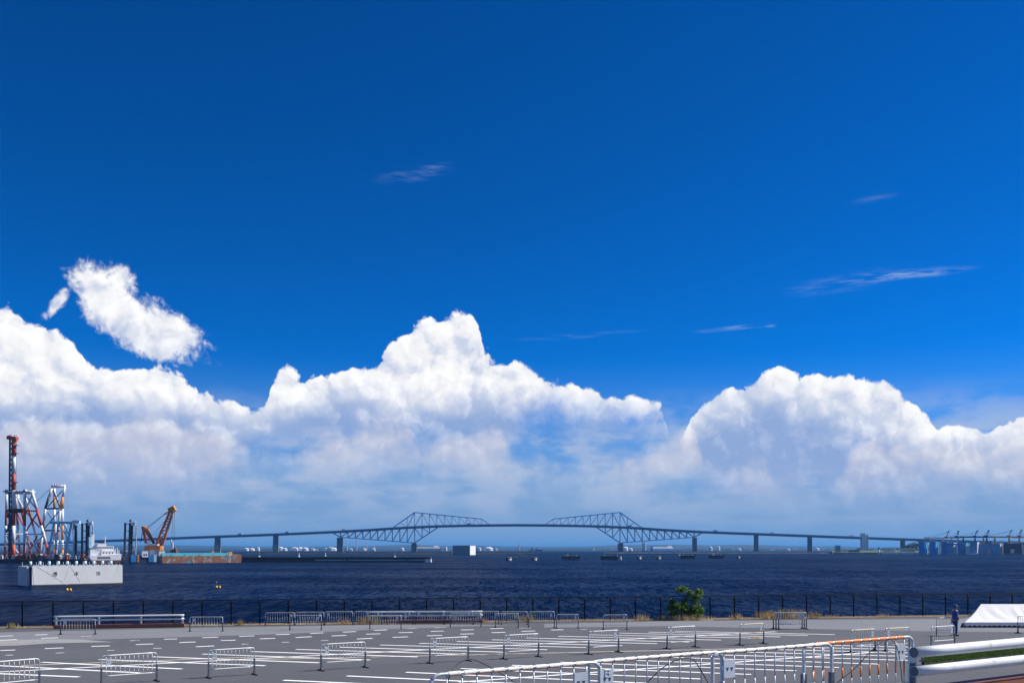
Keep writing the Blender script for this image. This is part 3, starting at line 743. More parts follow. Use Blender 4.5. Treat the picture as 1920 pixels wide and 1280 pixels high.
def valance(m, p, d, n, out):
    d = Vector(d); s = d.length / n; e = d.normalized(); top, bot = [], []
    for k in range(n * 6 + 1):
        q = Vector(p) + e * (s * k / 6); ph = (k % 6) / 6; bend = .03 * math.sin(k * .9) + .02 * math.sin(k * .31)
        top.append(q); bot.append(q + Vector(out) * bend + Vector((0, 0, -.17 - .07 * abs(math.sin(math.pi * ph)))))
    m.quadmesh([top, bot], closed=False, cap=False)
m = MB(); valance(m, (0, -.01, EZ), (TL, 0, 0), 34, (0, -1, 0)); m.build('front_valance', mat('valance_canvas', (.74, .76, .80), .7, .04, 2), tent)
m = MB(); valance(m, (-.01, 0, EZ), (SK * TWd, TWd, 0), 12, (-1, 0, 0)); m.build('end_valance', canvas, tent)
for x in (.15, 3.5, 7.0, 10.3):
    for y in (.12, TWd - .12): MB().tube((x + SK * y, y, 0), (x + SK * y, y, EZ), .024, 6).build('pole', galv, tent)

# ------------------------------------------------------------------ guard
gpos = gp(1791, 1191)
guard = thing('person', 'guard in dark blue uniform and cap standing with hands clasped, facing right', 'person', gpos)
HSC = 58 / F * gpos.y / 1.72 * .985
guard.scale = (HSC,) * 3
navy = mat('navy_cloth', (0.020, 0.085, 0.36), .8, .2, 8, bump=.004); navy2 = mat('navy_trousers', (0.014, 0.060, 0.24), .8, .2, 8, bump=.004)
skin_m = mat('skin', (0.40, 0.21, 0.14), .55, .08, 10); blackl = mat('black_leather', (.012, .012, .013), .4, .2, 10); whitec = mat('white_cloth', (.8, .8, .8), .7, .04, 8)
capm = mat('navy_cap', (.02, .09, .38), .7, .15, 8); hairm = mat('black_hair', (.01, .009, .008), .6, .2, 20)
def skinmesh(name, verts, edges, mtl, parent, sub=2, root=0):
    me = bpy.data.meshes.new(name); me.from_pydata([v[:3] for v in verts], edges, []); me.materials.append(mtl)
    ob = bpy.data.objects.new(name, me); col.objects.link(ob)
    mod = ob.modifiers.new('skin', 'SKIN'); mod.use_smooth_shade = True
    for i, v in enumerate(verts):
        sv = me.skin_vertices[0].data[i]; sv.radius = (v[3], v[4] if len(v) > 4 else v[3]); sv.use_root = (i == root)
    ss_ = ob.modifiers.new('sub', 'SUBSURF'); ss_.levels = sub; ss_.render_levels = sub
    dg = bpy.context.evaluated_depsgraph_get(); ev = ob.evaluated_get(dg); nm = bpy.data.meshes.new_from_object(ev)
    for p in nm.polygons: p.use_smooth = True
    ob.modifiers.clear(); ob.data = nm; nm.name = name; ob.parent = parent
    return ob
# figure faces +X; Y is its left-right axis
V = [(0, 0, .93, .13, .15), (.005, 0, 1.08, .115, .15), (.0, 0, 1.27, .125, .175), (-.01, 0, 1.40, .09, .15), (0, 0, 1.47, .05), (.012, 0, 1.54, .055)]
E = [(0, 1), (1, 2), (2, 3), (3, 4), (4, 5)]
for s in (-1, 1):
    b = len(V)
    V += [(-.012, s * .19, 1.385, .062), (-.045, s * .235, 1.12, .047), (.09, s * .16, .99, .04), (.17, s * .055, .945, .032)]
    E += [(3, b), (b, b + 1), (b + 1, b + 2), (b + 2, b + 3)]
    b = len(V)
    V += [(0, s * .09, .85, .085), (.012, s * .10, .50, .062), (-.012, s * .105, .12, .042), (.0, s * .105, .06, .04)]
    E += [(0, b), (b, b + 1), (b + 1, b + 2), (b + 2, b + 3)]
body = skinmesh('body', V, E, skin_m, guard)
hm = MB(); hd = MB()
prof_ = [(-.112, .01), (-.10, .045), (-.06, .066), (-.01, .076), (.04, .079), (.09, .066), (.115, .035), (.122, .004)]
rings = []
for z, r in prof_:
    ring = []
    for k in range(16):
        a = 2 * math.pi * k / 16; x = r * 1.18 * math.cos(a); y = r * math.sin(a)
        if k in (0, 1, 15) and -.05 < z < .02: x += .012 if k == 0 else .004
        ring.append((x + .02, y, z + 1.615))
    rings.append(ring)
hd.quadmesh(rings); head = hd.build('head', skin_m, guard, smooth=True)
MB().prism([(.105, -.012, 1.60), (.105, .012, 1.60), (.112, 0, 1.64)], (.022, 0, -.006)).build('nose', skin_m, head)
for s in (-1, 1):
    MB().lathe((.098, s * .03, 1.628), [(.001, -.008), (.009, 0), (.001, .008)], 8).build('eye', ink, head)
    MB().lathe((.015, s * .082, 1.615), [(.004, -.03), (.014, -.01), (.016, .015), (.004, .03)], 8).build('ear', skin_m, head)
MB().box((.103, 0, 1.562), (.008, .04, .008)).build('mouth', mat('lips', (.28, .09, .07), .6, .1, 8), head)
MB().quadmesh([[(x * 1.04 + .012 - (.02 if x > .06 else 0), y * 1.05, z) for x, y, z in [(p[0] - .02, p[1], p[2]) for p in r]] for r in rings[2:6]], cap=False).build('hair', hairm, head, smooth=True)
cp = MB(); cr = []
for z, r in ((1.652, .089), (1.69, .092), (1.73, .085), (1.752, .055), (1.758, .01)): cr.append([(.018 + r * 1.15 * math.cos(2 * math.pi * k / 16), r * math.sin(2 * math.pi * k / 16), z) for k in range(16)])
cp.quadmesh(cr); cap_ = cp.build('cap', capm, guard, smooth=True)
MB().quadmesh([[(.018 + q * math.cos(a), q2 * math.sin(a), z) for a in [R(-62 + 124 * k / 10) for k in range(11)]] for q, q2, z in ((.098, .088, 1.662), (.172, .096, 1.640), (.170, .095, 1.632), (.098, .087, 1.652))], closed=False, cap=False).build('cap_peak', capm, cap_, smooth=True)
JV = [(0, 0, .88, .145, .175), (.005, 0, 1.05, .135, .165), (.0, 0, 1.27, .145, .195), (-.01, 0, 1.405, .095, .16)]
JE = [(0, 1), (1, 2), (2, 3)]
for s in (-1, 1):
    b = len(JV); JV += [(-.012, s * .195, 1.39, .078), (-.045, s * .242, 1.12, .062), (.09, s * .163, .99, .052), (.135, s * .105, .965, .047)]
    JE += [(3, b), (b, b + 1), (b + 1, b + 2), (b + 2, b + 3)]
jk = skinmesh('uniform_jacket', JV, JE, navy, guard)
MB().lathe((0, 0, 0), [(.062, 1.425), (.072, 1.47), (.058, 1.475), (.05, 1.43)], 12).build('collar', navy, jk, smooth=True)
MB().box((.128, .0, 1.36), (.02, .07, .12)).build('shirt_front', whitec, jk)
MB().box((.065, -.185, 1.30), (.05, .008, .035)).build('arm_patch', whitec, jk)
TV = [(0, 0, .93, .148, .172)]; TE = []
for s in (-1, 1):
    b = len(TV); TV += [(0, s * .095, .82, .105), (.012, s * .105, .50, .086), (-.008, s * .11, .10, .078)]; TE += [(0, b), (b, b + 1), (b + 1, b + 2)]
skinmesh('trousers', TV, TE, navy2, guard)
MB().quadmesh([[(q * .163 * math.cos(2 * math.pi * k / 16), q * .187 * math.sin(2 * math.pi * k / 16), z) for k in range(16)] for q, z in ((1, .925), (1.02, .945), (1, .965))], cap=False).build('belt', blackl, guard)
for s in (-1, 1):
    MB().quadmesh([[(-.07, s * .11 - .045, 0), (.06, s * .11 - .045, 0), (.17, s * .11 - .04, 0), (.20, s * .11, 0), (.17, s * .11 + .04, 0), (.06, s * .11 + .045, 0), (-.07, s * .11 + .045, 0), (-.085, s * .11, 0)],
                   [(-.065, s * .11 - .04, .08), (.05, s * .11 - .04, .085), (.15, s * .11 - .03, .045), (.18, s * .11, .035), (.15, s * .11 + .03, .045), (.05, s * .11 + .04, .085), (-.065, s * .11 + .04, .08), (-.075, s * .11, .08)]]).build('shoe', blackl, guard, smooth=False)
    hb = MB(); c = Vector((.175, s * .03, .938))
    hb.box(c, (.07, .03, .085), ry=.7)
    for k in range(4):
        f0 = c + Vector((.012, -s * .012, -.035 + .021 * k)); hb.path([f0, f0 + Vector((.028, -s * .018, -.012)), f0 + Vector((.026, -s * (.048 - .004 * abs(k - 1.5)), -.026))], .0095, 6)
    t0 = c + Vector((-.015, -s * .005, .035)); hb.path([t0, t0 + Vector((.03, -s * .012, .012)), t0 + Vector((.045, -s * .03, .004))], .0105, 6)
    hb.build('hand', skin_m, guard, smooth=True)
# ------------------------------------------------------------------ floating plant on the water
def A(px, py, d): return at(px, py, d)
def oblique(t, pxl, pxr, d, a):
    """turn a hull (origin at its left front corner) by a, stretched so it still spans pxl..pxr"""
    x0 = (pxl - CX) / F * d; k = (pxr - CX) / F; L0_ = (pxr - pxl) / F * d
    t.rotation_euler.z = a; t.scale.x = (k * d - x0) / (math.cos(a) - k * math.sin(a)) / L0_
def wet(px, py, d, dz=0): p = at(px, py, d); p.z = SEA + dz; return p
white_p = mat('white_ship_paint', (0.78, 0.79, 0.80), .5, .06, .4, dirt=(.45, .38, .30), dirt_amt=.25, dirt_scale=.5)
red_p = mat('red_paint', (0.50, 0.060, 0.022), .55, .15, .5, dirt=(.20, .05, .03), dirt_amt=.32, dirt_scale=.4)
orange_p = mat('orange_paint', (0.70, 0.23, 0.03), .5, .12, .5, dirt=(.25, .08, .03), dirt_amt=.3, dirt_scale=.5)
crane_o = mat('crane_orange', (0.72, 0.17, 0.025), .5, .15, .5)
lblue_p = mat('light_blue_paint', (0.42, 0.66, 0.80), .5, .1, .5)
blue_p = mat('blue_paint', (0.035, 0.19, 0.46), .5, .15, .4, dirt=(.06, .05, .05), dirt_amt=.3, dirt_scale=.3)
dark_steel = mat('dark_steel', (0.02, 0.028, 0.045), .55, .3, .6)
teal_p = mat('teal_paint', (0.05, 0.42, 0.48), .5, .15, .6)
rust_deck = mat('rusty_deck', (0.19, 0.085, 0.05), .85, .35, .5, dirt=(.03, .025, .022), dirt_amt=.45, dirt_scale=.6)
glass_d = mat('dark_window', (0.02, 0.03, 0.05), .15, .2, 1)
pale_conc = mat('pale_caisson', (0.66, 0.67, 0.66), .75, .05, .7, dirt=(.50, .50, .48), dirt_amt=.35, dirt_scale=.35, stretch=(1, 1, .35))
yellow_p = mat('yellow_buoy', (0.80, 0.42, 0.02), .45, .1, 2)

# white concrete caisson afloat, rows of drums on deck
P1 = gp(53.8, 1098.2, SEA); ang = R(44); ux, uy = math.cos(ang), math.sin(ang)
tpx = ((229.7 - CX) / F * P1.y - P1.x) / (ux - (229.7 - CX) / F * uy)
cz = thing('concrete_caisson', 'long pale concrete caisson floating at the left with black characters', 'caisson', P1, rz=ang)
CL, CD_, CH = tpx, 8.0, 4.75
MB().span(.75, CL, 0, CD_, -2.5, CH).span(0, .45, 1.2, CD_, -2.4, CH - .1).span(.45, .75, .9, CD_, -2.4, CH - .15).build('hull', pale_conc, cz)
MB().span(.7, CL + .04, -.05, .02, -.15, .28).build('waterline', mat('algae_band', (.07, .06, .03), .8, .4, 1), cz)
MB().span(.42, .74, .5, .9, -2.3, CH - .1).build('corner_post', dark_steel, cz)
rngc = random.Random(4)
for k in range(24): MB().prism([(.9 + k * (CL - 1) / 24, -.02, CH + .02), (1.6 + k * (CL - 1) / 24, -.02, CH + .02), (1.25 + k * (CL - 1) / 24, -.02, CH + .30)], (0, .35, 0)).build('deck_lug', pale_conc, cz)
for k in range(10):
    x = .9 + k * (CL - 3.2) / 9; d = MB().tube((x, 1.6, CH + .15), (x, 1.6, CH + 1.15), .34, 10).build('deck_drum', mat('pale_drum', (.55, .72, .82), .4, .1, 1), cz, smooth=True)
    MB().box((x, 1.6, CH + .1), (.9, .9, .2)).build('drum_base', dark_steel, d)
for k in range(14):
    x = .9 + k * (CL - 1.5) / 13; MB().tube((x, CD_ - .4, CH), (x, CD_ - .4, CH + .9), .05, 5).build('stanchion', galv, cz)
def strokes(name, par, cx, cz_, S, segs, w):
    b = MB()
    for x0, z0, x1, z1 in segs: b.bar((cx + x0 * S, -.012, cz_ + z0 * S), (cx + x1 * S, -.012, cz_ + z1 * S), .02, w, up=(0, 0, 1) if abs(x1 - x0) > abs(z1 - z0) else (1, 0, 0))
    b.build(name, ink, par)
strokes('painted_character', cz, CL * .265, 2.75, .52, [(-.2, .9, .9, .9), (-.2, .5, .9, .5), (-.2, .1, .9, .1), (-.2, .9, -.2, .1), (.9, .9, .9, -.6), (.35, .9, .35, -.5), (-.8, -.7, .9, -.75), (-.9, .6, -.5, .3), (-.7, .1, -.7, -.6)], .15)
strokes('painted_character', cz, CL * .49, 2.75, .52, [(-.9, -.8, -.35, .55), (-.8, .15, -.2, .5), (-.1, -.6, .2, .1), (.2, .9, .25, -.8), (.25, .2, .95, -.5), (-.2, .7, .6, .75), (.55, .9, .9, .5), (-.6, -.1, -.3, -.2)], .16)
strokes('painted_character', cz, CL * .73, 2.75, .52, [(-.8, .9, -.8, -.9), (-.6, .7, .8, .75), (-.2, .9, -.2, .3), (.4, .95, .4, .3), (-.3, .2, .7, .2), (-.3, .2, -.3, -.6), (.7, .2, .7, -.6), (-.3, -.2, .7, -.2), (-.3, -.6, .7, -.6), (-.2, -.6, -.4, -.9), (.6, -.6, .8, -.9)], .10)
for x0, z0, x1, z1 in ((CL * .08, CH, CL * .36, .6), (CL * .42, CH, CL * .36, 1.0), (CL * .97, CH, CL * .86, .8), (CL * .43, CH, CL * .53, .7), (CL * .035, CH, CL * .055, .3)):
    MB().bar((x0, -.03, z0), (x1, -.03, z1), .03).build('mooring_rope', mat('grey_rope', (.52, .52, .52), .8, .1, 2), cz)

# small marker buoys
for px, py, lab in ((129, 1106.5, 'small orange buoy floating in front of the white caisson'), (409, 1101.5, 'small orange buoy floating alone right of the white caisson')):
    p = gp(px, py, SEA); t = thing('marker_buoy', lab, 'buoy', p, 'orange buoys')
    for s, r in ((-.36, .32), (.36, .28)): MB().lathe((s, 0, 0), [(.02, -.3), (r * .8, -.2), (r, .1), (r * .75, .4), (.05, .52)], 12).build('float', yellow_p, t, smooth=True)
    MB().tube((-.4, 0, .4), (-.4, 0, 1.2), .05, 6).build('mast', dark_steel, t); MB().lathe((-.4, 0, 1.2), [(.02, 0), (.12, .08), (.02, .25)], 8).build('top_mark', lblue_p, t)

D0 = 600.0
def seg(b, a, c, r, d=D0, dd=0.0, d2=0.0): b.tube(A(a[0], a[1], d + dd), A(c[0], c[1], d + d2), r, 6); return b
def banded(t, name, a, c, r, cuts, d=D0, dd=0.0, d2=0.0):
    """a leg from pixel a to pixel c, painted in bands; cuts = [(y, material), ...] from the top"""
    p, q = A(a[0], a[1], d + dd), A(c[0], c[1], d + d2)
    for i, (y, m_) in enumerate(cuts):
        y1 = cuts[i + 1][0] if i + 1 < len(cuts) else c[1]
        u0, u1 = (max(a[1], y) - a[1]) / (c[1] - a[1]), (min(c[1], y1) - a[1]) / (c[1] - a[1])
        if u1 > u0: MB().tube(p.lerp(q, u0), p.lerp(q, u1), r, 8).build(name, m_, t, world=True, smooth=True)
# work barge under the piling towers
wb = thing('work_barge', 'rust brown work barge carrying the tall red and white towers', 'barge', wet(70, 1052, D0))
MB().span(A(-90, 0, D0).x, A(172, 0, D0).x, D0 - 8, D0 + 26, SEA - 1, SEA + 2.2).build('hull', mat('sooty_hull', (.045, .035, .03), .8, .4, .3, dirt=(.16, .07, .04), dirt_amt=.4, dirt_scale=.25), wb, world=True)
MB().span(A(-90, 0, D0).x, A(168, 0, D0).x, D0 - 7, D0 + 25, SEA + 2.2, SEA + 2.6).build('deck', rust_deck, wb, world=True)
rng = random.Random(21)
cl = [teal_p, lblue_p, white_p, white_p, white_p, rust_deck, rust_deck, orange_p, dark_steel, blue_p, red_p]
for k in range(95):
    px = rng.uniform(-6, 164); m_ = rng.choice(cl); h = rng.uniform(.7, 3.0); x = A(px, 0, D0).x; w_ = rng.uniform(.7, 3.0); y = D0 + rng.uniform(-6, 8)
    b = MB().span(x, x + w_, y, y + 2, SEA + 2.6, SEA + 2.6 + h)
    if rng.random() < .5: b.span(x + w_ * .2, x + w_ * .7, y + .2, y + 1.6, SEA + 2.6 + h, SEA + 3.1 + h)
    b.build('deck_gear', m_, wb, world=True)
for k in range(40):
    x = A(-80 + 6.2 * k, 0, D0).x; MB().tube((x, D0 - 6.8, SEA + 2.6), (x, D0 - 6.8, SEA + 3.7), .06, 4).build('rail_post', rust_deck, wb, world=True)
MB().tube((A(-80, 0, D0).x, D0 - 6.8, SEA + 3.7), (A(166, 0, D0).x, D0 - 6.8, SEA + 3.7), .08, 4).build('hand_rail', rust_deck, wb, world=True)
ZD = SEA + 2.6; YD = YH + (EYE - ZD) * F / D0   # deck level and its photo row

# tall piling mast
t = thing('piling_mast', 'tall red and white piling mast with dark ladder leads at the far left', 'mast', A(23, YD, D0))
banded(t, 'mast_tube', (26.8, 826), (25.0, YD), 1.15, [(826, orange_p), (832, red_p), (853.5, white_p), (888, red_p), (919, white_p), (953, red_p), (985, white_p), (1020, red_p)])
for x in (17.8, 22.6):
    MB().bar(A(x + 1.0, 822, D0), A(x - .8, YD, D0), .85).build('lead_rail', dark_steel, t, world=True)
for k in range(46):
    y = 824 + (YD - 826) * k / 45; u = k / 45
    MB().bar(A(18.8 - 1.8 * u, y, D0), A(23.6 - 1.8 * u, y + (2.4 if k % 2 else -2.4), D0), .5).build('lead_rung', dark_steel, t, world=True)
MB().box(A(23.5, 821, D0), (5.8, 3.5, 1.6)).box(A(18.5, 819.5, D0), (2.2, 2.5, 2)).box(A(29, 822.5, D0), (2.0, 2.4, 2.6)).build('crown', red_p, t, world=True)
for x in (17.5, 27): MB().bar(A(x, 819, D0), A(x, 815.5, D0), .18).bar(A(x + 4, 819, D0), A(x + 4, 815.5, D0), .18).bar(A(x, 815.5, D0), A(x + 4, 815.5, D0), .18).build('crown_rail', dark_steel, t, world=True)
for y in (834.5, 850, 904, 921): MB().box(A(30, y, D0), (3.2, 2.2, .35)).build('platform', red_p, t, world=True)
for x in (30.8, 17.2): MB().bar(A(x, 824, D0), A(x - .5, 1000, D0), .09).build('cable', dark_steel, t, world=True)
for k in range(9): MB().box(A(20 + rng.uniform(-2, 2), 958 + 9 * k, D0), (rng.uniform(1.5, 3), 2, rng.uniform(1.2, 2.6))).build('winch_gear', dark_steel, t, world=True)

# red and white lattice tower
t = thing('lattice_tower', 'red and white tapered lattice tower beside the tall mast', 'tower', A(50, YD, D0))
BN = [(922, white_p), (953, red_p), (985, white_p), (1019, red_p)]
for a, c, dd, d2 in (((46.5, 924), (46, YD), -2, -3), ((61, 924), (94, YD), -2, -3), ((12.5, 924), (9, YD), 8, 10), ((29, 924), (38, YD), 8, 10), ((33, 924), (60, YD), 16, 18), ((46, 924), (78, YD), 16, 18)):
    banded(t, 'leg', a, c, 0.85 if dd < 0 else .68, BN, dd=dd, d2=d2)
for a, c, dd, m_, r in (((47, 956.5), (71, 958), -2, red_p, .5), ((46, 1001), (81, 1001), -3, white_p, .5), ((12, 956), (46, 956), 3, red_p, .8), ((10, 1001), (46, 1001), 4, white_p, .4),
                        ((11, 924), (62, 924), 2, white_p, .8), ((47, 922), (61, 921), -2, white_p, .6)):
    seg(MB(), a, c, r, dd=dd, d2=dd).build('cross_beam', m_, t, world=True, smooth=True)
for a, c, dd, m_ in (((48, 928), (70, 956), -2, white_p), ((60, 928), (48, 956), -2, white_p), ((48, 958), (74, 988), -2, red_p), ((71, 960), (47, 998), -2, red_p), ((47, 1003), (90, YD), -3, white_p), ((81, 1004), (48, 1038), -3, white_p),
                     ((31, 930), (46, 955), 5, white_p), ((30, 958), (44, 985), 5, red_p), ((13, 958), (30, 998), 8, dark_steel), ((28, 960), (12, 998), 8, dark_steel), ((12, 1004), (34, 1036), 8, white_p), ((34, 1004), (12, 1038), 8, orange_p),
                     ((52, 1004), (74, 1036), 14, red_p), ((70, 1004), (52, 1036), 14, dark_steel)):
    seg(MB(), a, c, .46, dd=dd, d2=dd).build('brace', m_, t, world=True)
MB().box(A(36, 921.5, D0 + 2), (17.5, 6, .7)).build('top_platform', white_p, t, world=True)
for k in range(12): MB().bar(A(12 + k * 4.5, 920, D0), A(12 + k * 4.5, 917, D0), .15).build('platform_post', white_p, t, world=True)
for x in (13, 47, 60): MB().box(A(x, 921, D0), (1.6, 2, 2.4)).build('sheave_box', white_p, t, world=True)
MB().box(A(34, 957, D0 + 2), (9, 6, 2.4)).build('machine_floor', mat('dark_red', (.14, .02, .015), .7, .3, .5), t, world=True)

# leaning white and orange frame
t = thing('leaning_frame', 'leaning white and orange lifting frame behind the pale blue gantry', 'frame', A(105, YD, D0 + 14))
D1 = D0 + 14
BN2 = [(910, white_p), (931, orange_p), (953.5, white_p), (985, orange_p), (1012, white_p), (1030, orange_p)]
BN3 = [(910, white_p), (931, dark_steel), (953.5, galv), (975, dark_steel), (1000, galv)]
for a, c, bn, dd, d2 in (((121.5, 912), (113, 953), BN2, 0, 0), ((113, 953), (104, YD), BN2, 0, 0), ((117.5, 930), (117, YD), BN2, 3, 3), ((102, 915), (102, YD), BN2, 8, 8), ((97, 914), (85, 953), BN3, 4, 4), ((85, 953), (74, YD), BN3, 4, 4)):
    banded(t, 'leg', a, c, .8, bn, d=D1, dd=dd, d2=d2)
for a, c, m_, r in (((96, 913), (122, 910.5), white_p, .9), ((86, 953), (117, 953), dark_steel, .6), ((80, 994), (112, 994), dark_steel, .6)):
    seg(MB(), a, c, r, d=D1).build('cross_beam', m_, t, world=True, smooth=True)
for a, c, m_ in (((101, 918), (113, 948), white_p), ((116, 920), (90, 949), dark_steel), ((99, 918), (112, 950), dark_steel), ((87, 956), (108, 992), lblue_p), ((112, 956), (82, 992), dark_steel), ((100, 996), (110, YD), galv), ((88, 996), (80, YD), galv)):
    seg(MB(), a, c, .32, d=D1, dd=2, d2=2).build('brace', m_, t, world=True)
for k in range(6): MB().box(A(98.5 + k * 4.4, 908.6, D1), (.8, .8, 1.1)).build('sheave', white_p, t, world=True)
MB().bar(A(96, 914, D1), A(62, 945, D1), .1).bar(A(96, 914, D1), A(70, 940, D1), .1).build('stay', dark_steel, t, world=True)

# pale blue gantry frame
t = thing('portal_gantry', 'pale blue portal gantry on the work barge', 'gantry', A(120, YD, D0 - 4)); D2 = D0 - 4
MB().box(A(119, 979.5, D2), (14.8, 4, 1.5)).box(A(142.5, 978.5, D2), (4.6, 3, 1.6)).build('top_beam', lblue_p, t, world=True)
MB().box(A(142, 977.5, D2 - 2.2), (4.6, .3, 1.7)).build('end_panel', white_p, t, world=True)
for a, c, dd in (((101, 982), (92, 1030), 0), ((104.5, 982), (105, YD), 4), ((109, 982), (103, YD), 0), ((122, 982), (126, 1020), 4), ((134, 982), (119.5, YD), 0), ((138.5, 982), (139, YD), 0), ((136, 982), (142, 1030), 4)):
    seg(MB(), a, c, .7, d=D2, dd=dd, d2=dd).build('leg', lblue_p, t, world=True, smooth=True)
for a, c in (((96, 1022), (138, 1022)), ((106, 1018), (138, 1016)), ((124, 1022), (138, YD)), ((110, 984), (122, 1000)), ((122, 984), (134, 1020))):
    seg(MB(), a, c, .32, d=D2).build('brace', lblue_p, t, world=True)
MB().bar(A(142.5, 984, D2), A(142.5, YD, D2), 1.1).build('hanging_pile', dark_steel, t, world=True)
for k in range(9): MB().bar(A(99 + k * 4.6, 977.4, D2), A(99 + k * 4.6, 974.6, D2), .13).build('rail_post', lblue_p, t, world=True)

def ladder_frame(lab, x0, x1, yt, d, lean=1.5):
    t = thing('ladder_frame', lab, 'frame', A((x0 + x1) / 2, YD, d), 'dredger ladder frames')
    for x, m_ in ((x0, dark_steel), (x0 + (x1 - x0) * .42, dark_steel), (x0 + (x1 - x0) * .62, dark_steel), (x1, galv)):
        MB().bar(A(x + lean, yt + rng.uniform(0, 3), d), A(x - lean, YD, d), 1.0 if m_ is dark_steel else .6).build('upright', m_, t, world=True)
    for k in range(6):
        y = yt + 4 + (YD - yt - 6) * k / 5
        MB().bar(A(x0 + lean * (1 - k / 2.5), y, d), A(x0 + (x1 - x0) * .62, y, d), .6).build('rung', galv, t, world=True)
        MB().bar(A(x0 + (x1 - x0) * .62, y, d), A(x1, y + (6 if k % 2 else -5), d), .45).build('brace', white_p, t, world=True)
    MB().box(A(x0 + (x1 - x0) * .80, yt + 3.5, d), ((x1 - x0) * .4 * d / F, 2, 2)).build('head_box', white_p, t, world=True)
    MB().box(A(x0 + (x1 - x0) * .5, yt + 22, d - .5), ((x1 - x0) * .16 * d / F, 1, 13)).build('dark_panel', hull_black, t, world=True)
    MB().lathe(A(x0 + (x1 - x0) * .5, yt - 1, d), [(.2, -.4), (.8, 0), (.7, .8), (.1, 1.3)], 8).build('top_sheave', dark_steel, t, world=True)
ladder_frame('dark twin ladder frame with white lattice, left of the white ship', 154, 174, 978, D0 - 2, .3)
ladder_frame('dark and white ladder frame standing left of the orange crane', 234, 255, 978, D0 + 4, 1.0)

# white ship
t = thing('work_ship', 'white work ship with small square windows and a slender mast', 'ship', wet(172, 1052, D0 - 16)); DS = D0 - 12
def sx(px): return A(px, 0, DS).x
def szz(py): return A(0, py, DS).z
MB().prism([(sx(172), DS - 4, szz(1042)), (sx(233), DS - 4, szz(1038)), (sx(231), DS - 4, SEA), (sx(181), DS - 4, SEA)], (0, 9, 0)).build('hull', white_p, t, world=True)
MB().prism([(sx(174), DS - 4.05, szz(1049.5)), (sx(232), DS - 4.05, szz(1049.5)), (sx(231), DS - 4.05, SEA - .5), (sx(181), DS - 4.05, SEA - .5)], (0, 9.1, 0)).build('boot_stripe', rust_deck, t, world=True)
MB().span(sx(196), sx(223), DS - 3, DS + 4, szz(1041), szz(1032)).span(sx(176), sx(198), DS - 2, DS + 4, szz(1041), szz(1029.5)).build('deckhouse', white_p, t, world=True)
MB().span(sx(188), sx(220), DS - 2, DS + 3, szz(1032), szz(1023)).span(sx(190), sx(206), DS - 1.5, DS + 2.5, szz(1023), szz(1018)).build('bridge', white_p, t, world=True)
for k in range(4): MB().box((sx(200 + k * 5.6), DS - 3.05, szz(1035.8)), (.75, .08, .75)).build('window', glass_d, t, world=True)
for k in range(8): MB().box((sx(190 + k * 3.8), DS - 2.05, szz(1026)), (.8, .08, .7)).build('window', glass_d, t, world=True)
MB().span(sx(188), sx(212), DS - 4.1, DS - 3.9, szz(1047), szz(1043)).build('side_recess', mat('recess_grey', (.16, .17, .19), .7, .2, .6), t, world=True)
MB().tube((sx(205), DS, szz(1018)), (sx(205), DS, szz(1004)), .3, 8).tube((sx(202), DS, szz(1008)), (sx(208), DS, szz(1008)), .12, 6).build('mast', white_p, t, world=True)
fu = MB().prism([(sx(178), DS + 3, szz(1027)), (sx(187), DS + 3, szz(1027)), (sx(187.5), DS + 3, szz(1000)), (sx(182), DS + 3, szz(1004))], (0, 3.5, 0)).build('funnel', white_p, t, world=True)
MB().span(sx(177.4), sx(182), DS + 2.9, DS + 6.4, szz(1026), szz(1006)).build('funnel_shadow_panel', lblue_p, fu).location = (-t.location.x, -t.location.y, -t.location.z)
for k in range(20): MB().bar((sx(175 + k * 2.9), DS - 3.6, szz(1040)), (sx(175 + k * 2.9), DS - 3.6, szz(1036.8)), .1).build('rail_post', white_p, t, world=True)
for x, y in ((224, 1028), (228, 1026), (231, 1030)): MB().bar((sx(x), DS, szz(1042)), (sx(x), DS, szz(y)), .3).build('davit', white_p, t, world=True)

oblique(t, 172, 233, DS - 4, R(36))
# crane barge
DC = D0 - 4
t = thing('crane_barge', 'dark blue barge with white fender boxes under the orange crane', 'barge', wet(234, 1054, DC))
MB().span(A(234, 0, DC).x, A(312, 0, DC).x, DC, DC + 16, SEA - 1, SEA + 4.2).build('hull', mat('navy_hull', (.02, .04, .09), .6, .3, .3, dirt=(.07, .04, .03), dirt_amt=.35, dirt_scale=.3), t, world=True)
for x0, x1, m_ in ((245, 255, blue_p), (278, 288, blue_p), (288, 294, lblue_p), (257, 260, orange_p)): MB().span(A(x0, 0, DC).x, A(x1, 0, DC).x, DC - .4, DC, SEA + .6, SEA + 5.2).build('fender_panel', m_, t, world=True)
for x0, x1 in ((266, 277), (298, 309)): MB().span(A(x0, 0, DC).x, A(x1, 0, DC).x, DC - .5, DC + 3, SEA + 3.6, SEA + 7.4).build('deck_box', white_p, t, world=True)
for x in (270, 274, 302, 306): MB().box((A(x, 0, DC).x, DC - .55, SEA + 5.2), (.7, .1, 1.0)).build('box_window', glass_d, t, world=True)
oblique(t, 234, 312, DC, R(32))
ZC = SEA + 4.2
t = thing('barge_crane', 'orange lattice boom crane standing on the dark blue barge', 'crane', A(290, YH + (EYE - ZC) * F / DC, DC + 16)); DK = DC + 16
for p in [MB().box(A(289, 1027, DK), (10.0, 6, 3.0))]: p.build('crane_house', orange_p, t, world=True)
MB().box(A(287, 1020.5, DK), (6, 5, 1.4)).build('house_roof', white_p, t, world=True)
MB().lathe(A(289, 1036, DK), [(3.2, -1.2), (3.2, 2.0), (2.6, 2.2)], 14).build('turntable', white_p, t, world=True)
B0, B1 = ((293, 1019), (305, 1020)), ((318.5, 958), (325, 957))
bm_ = thing_b = MB()
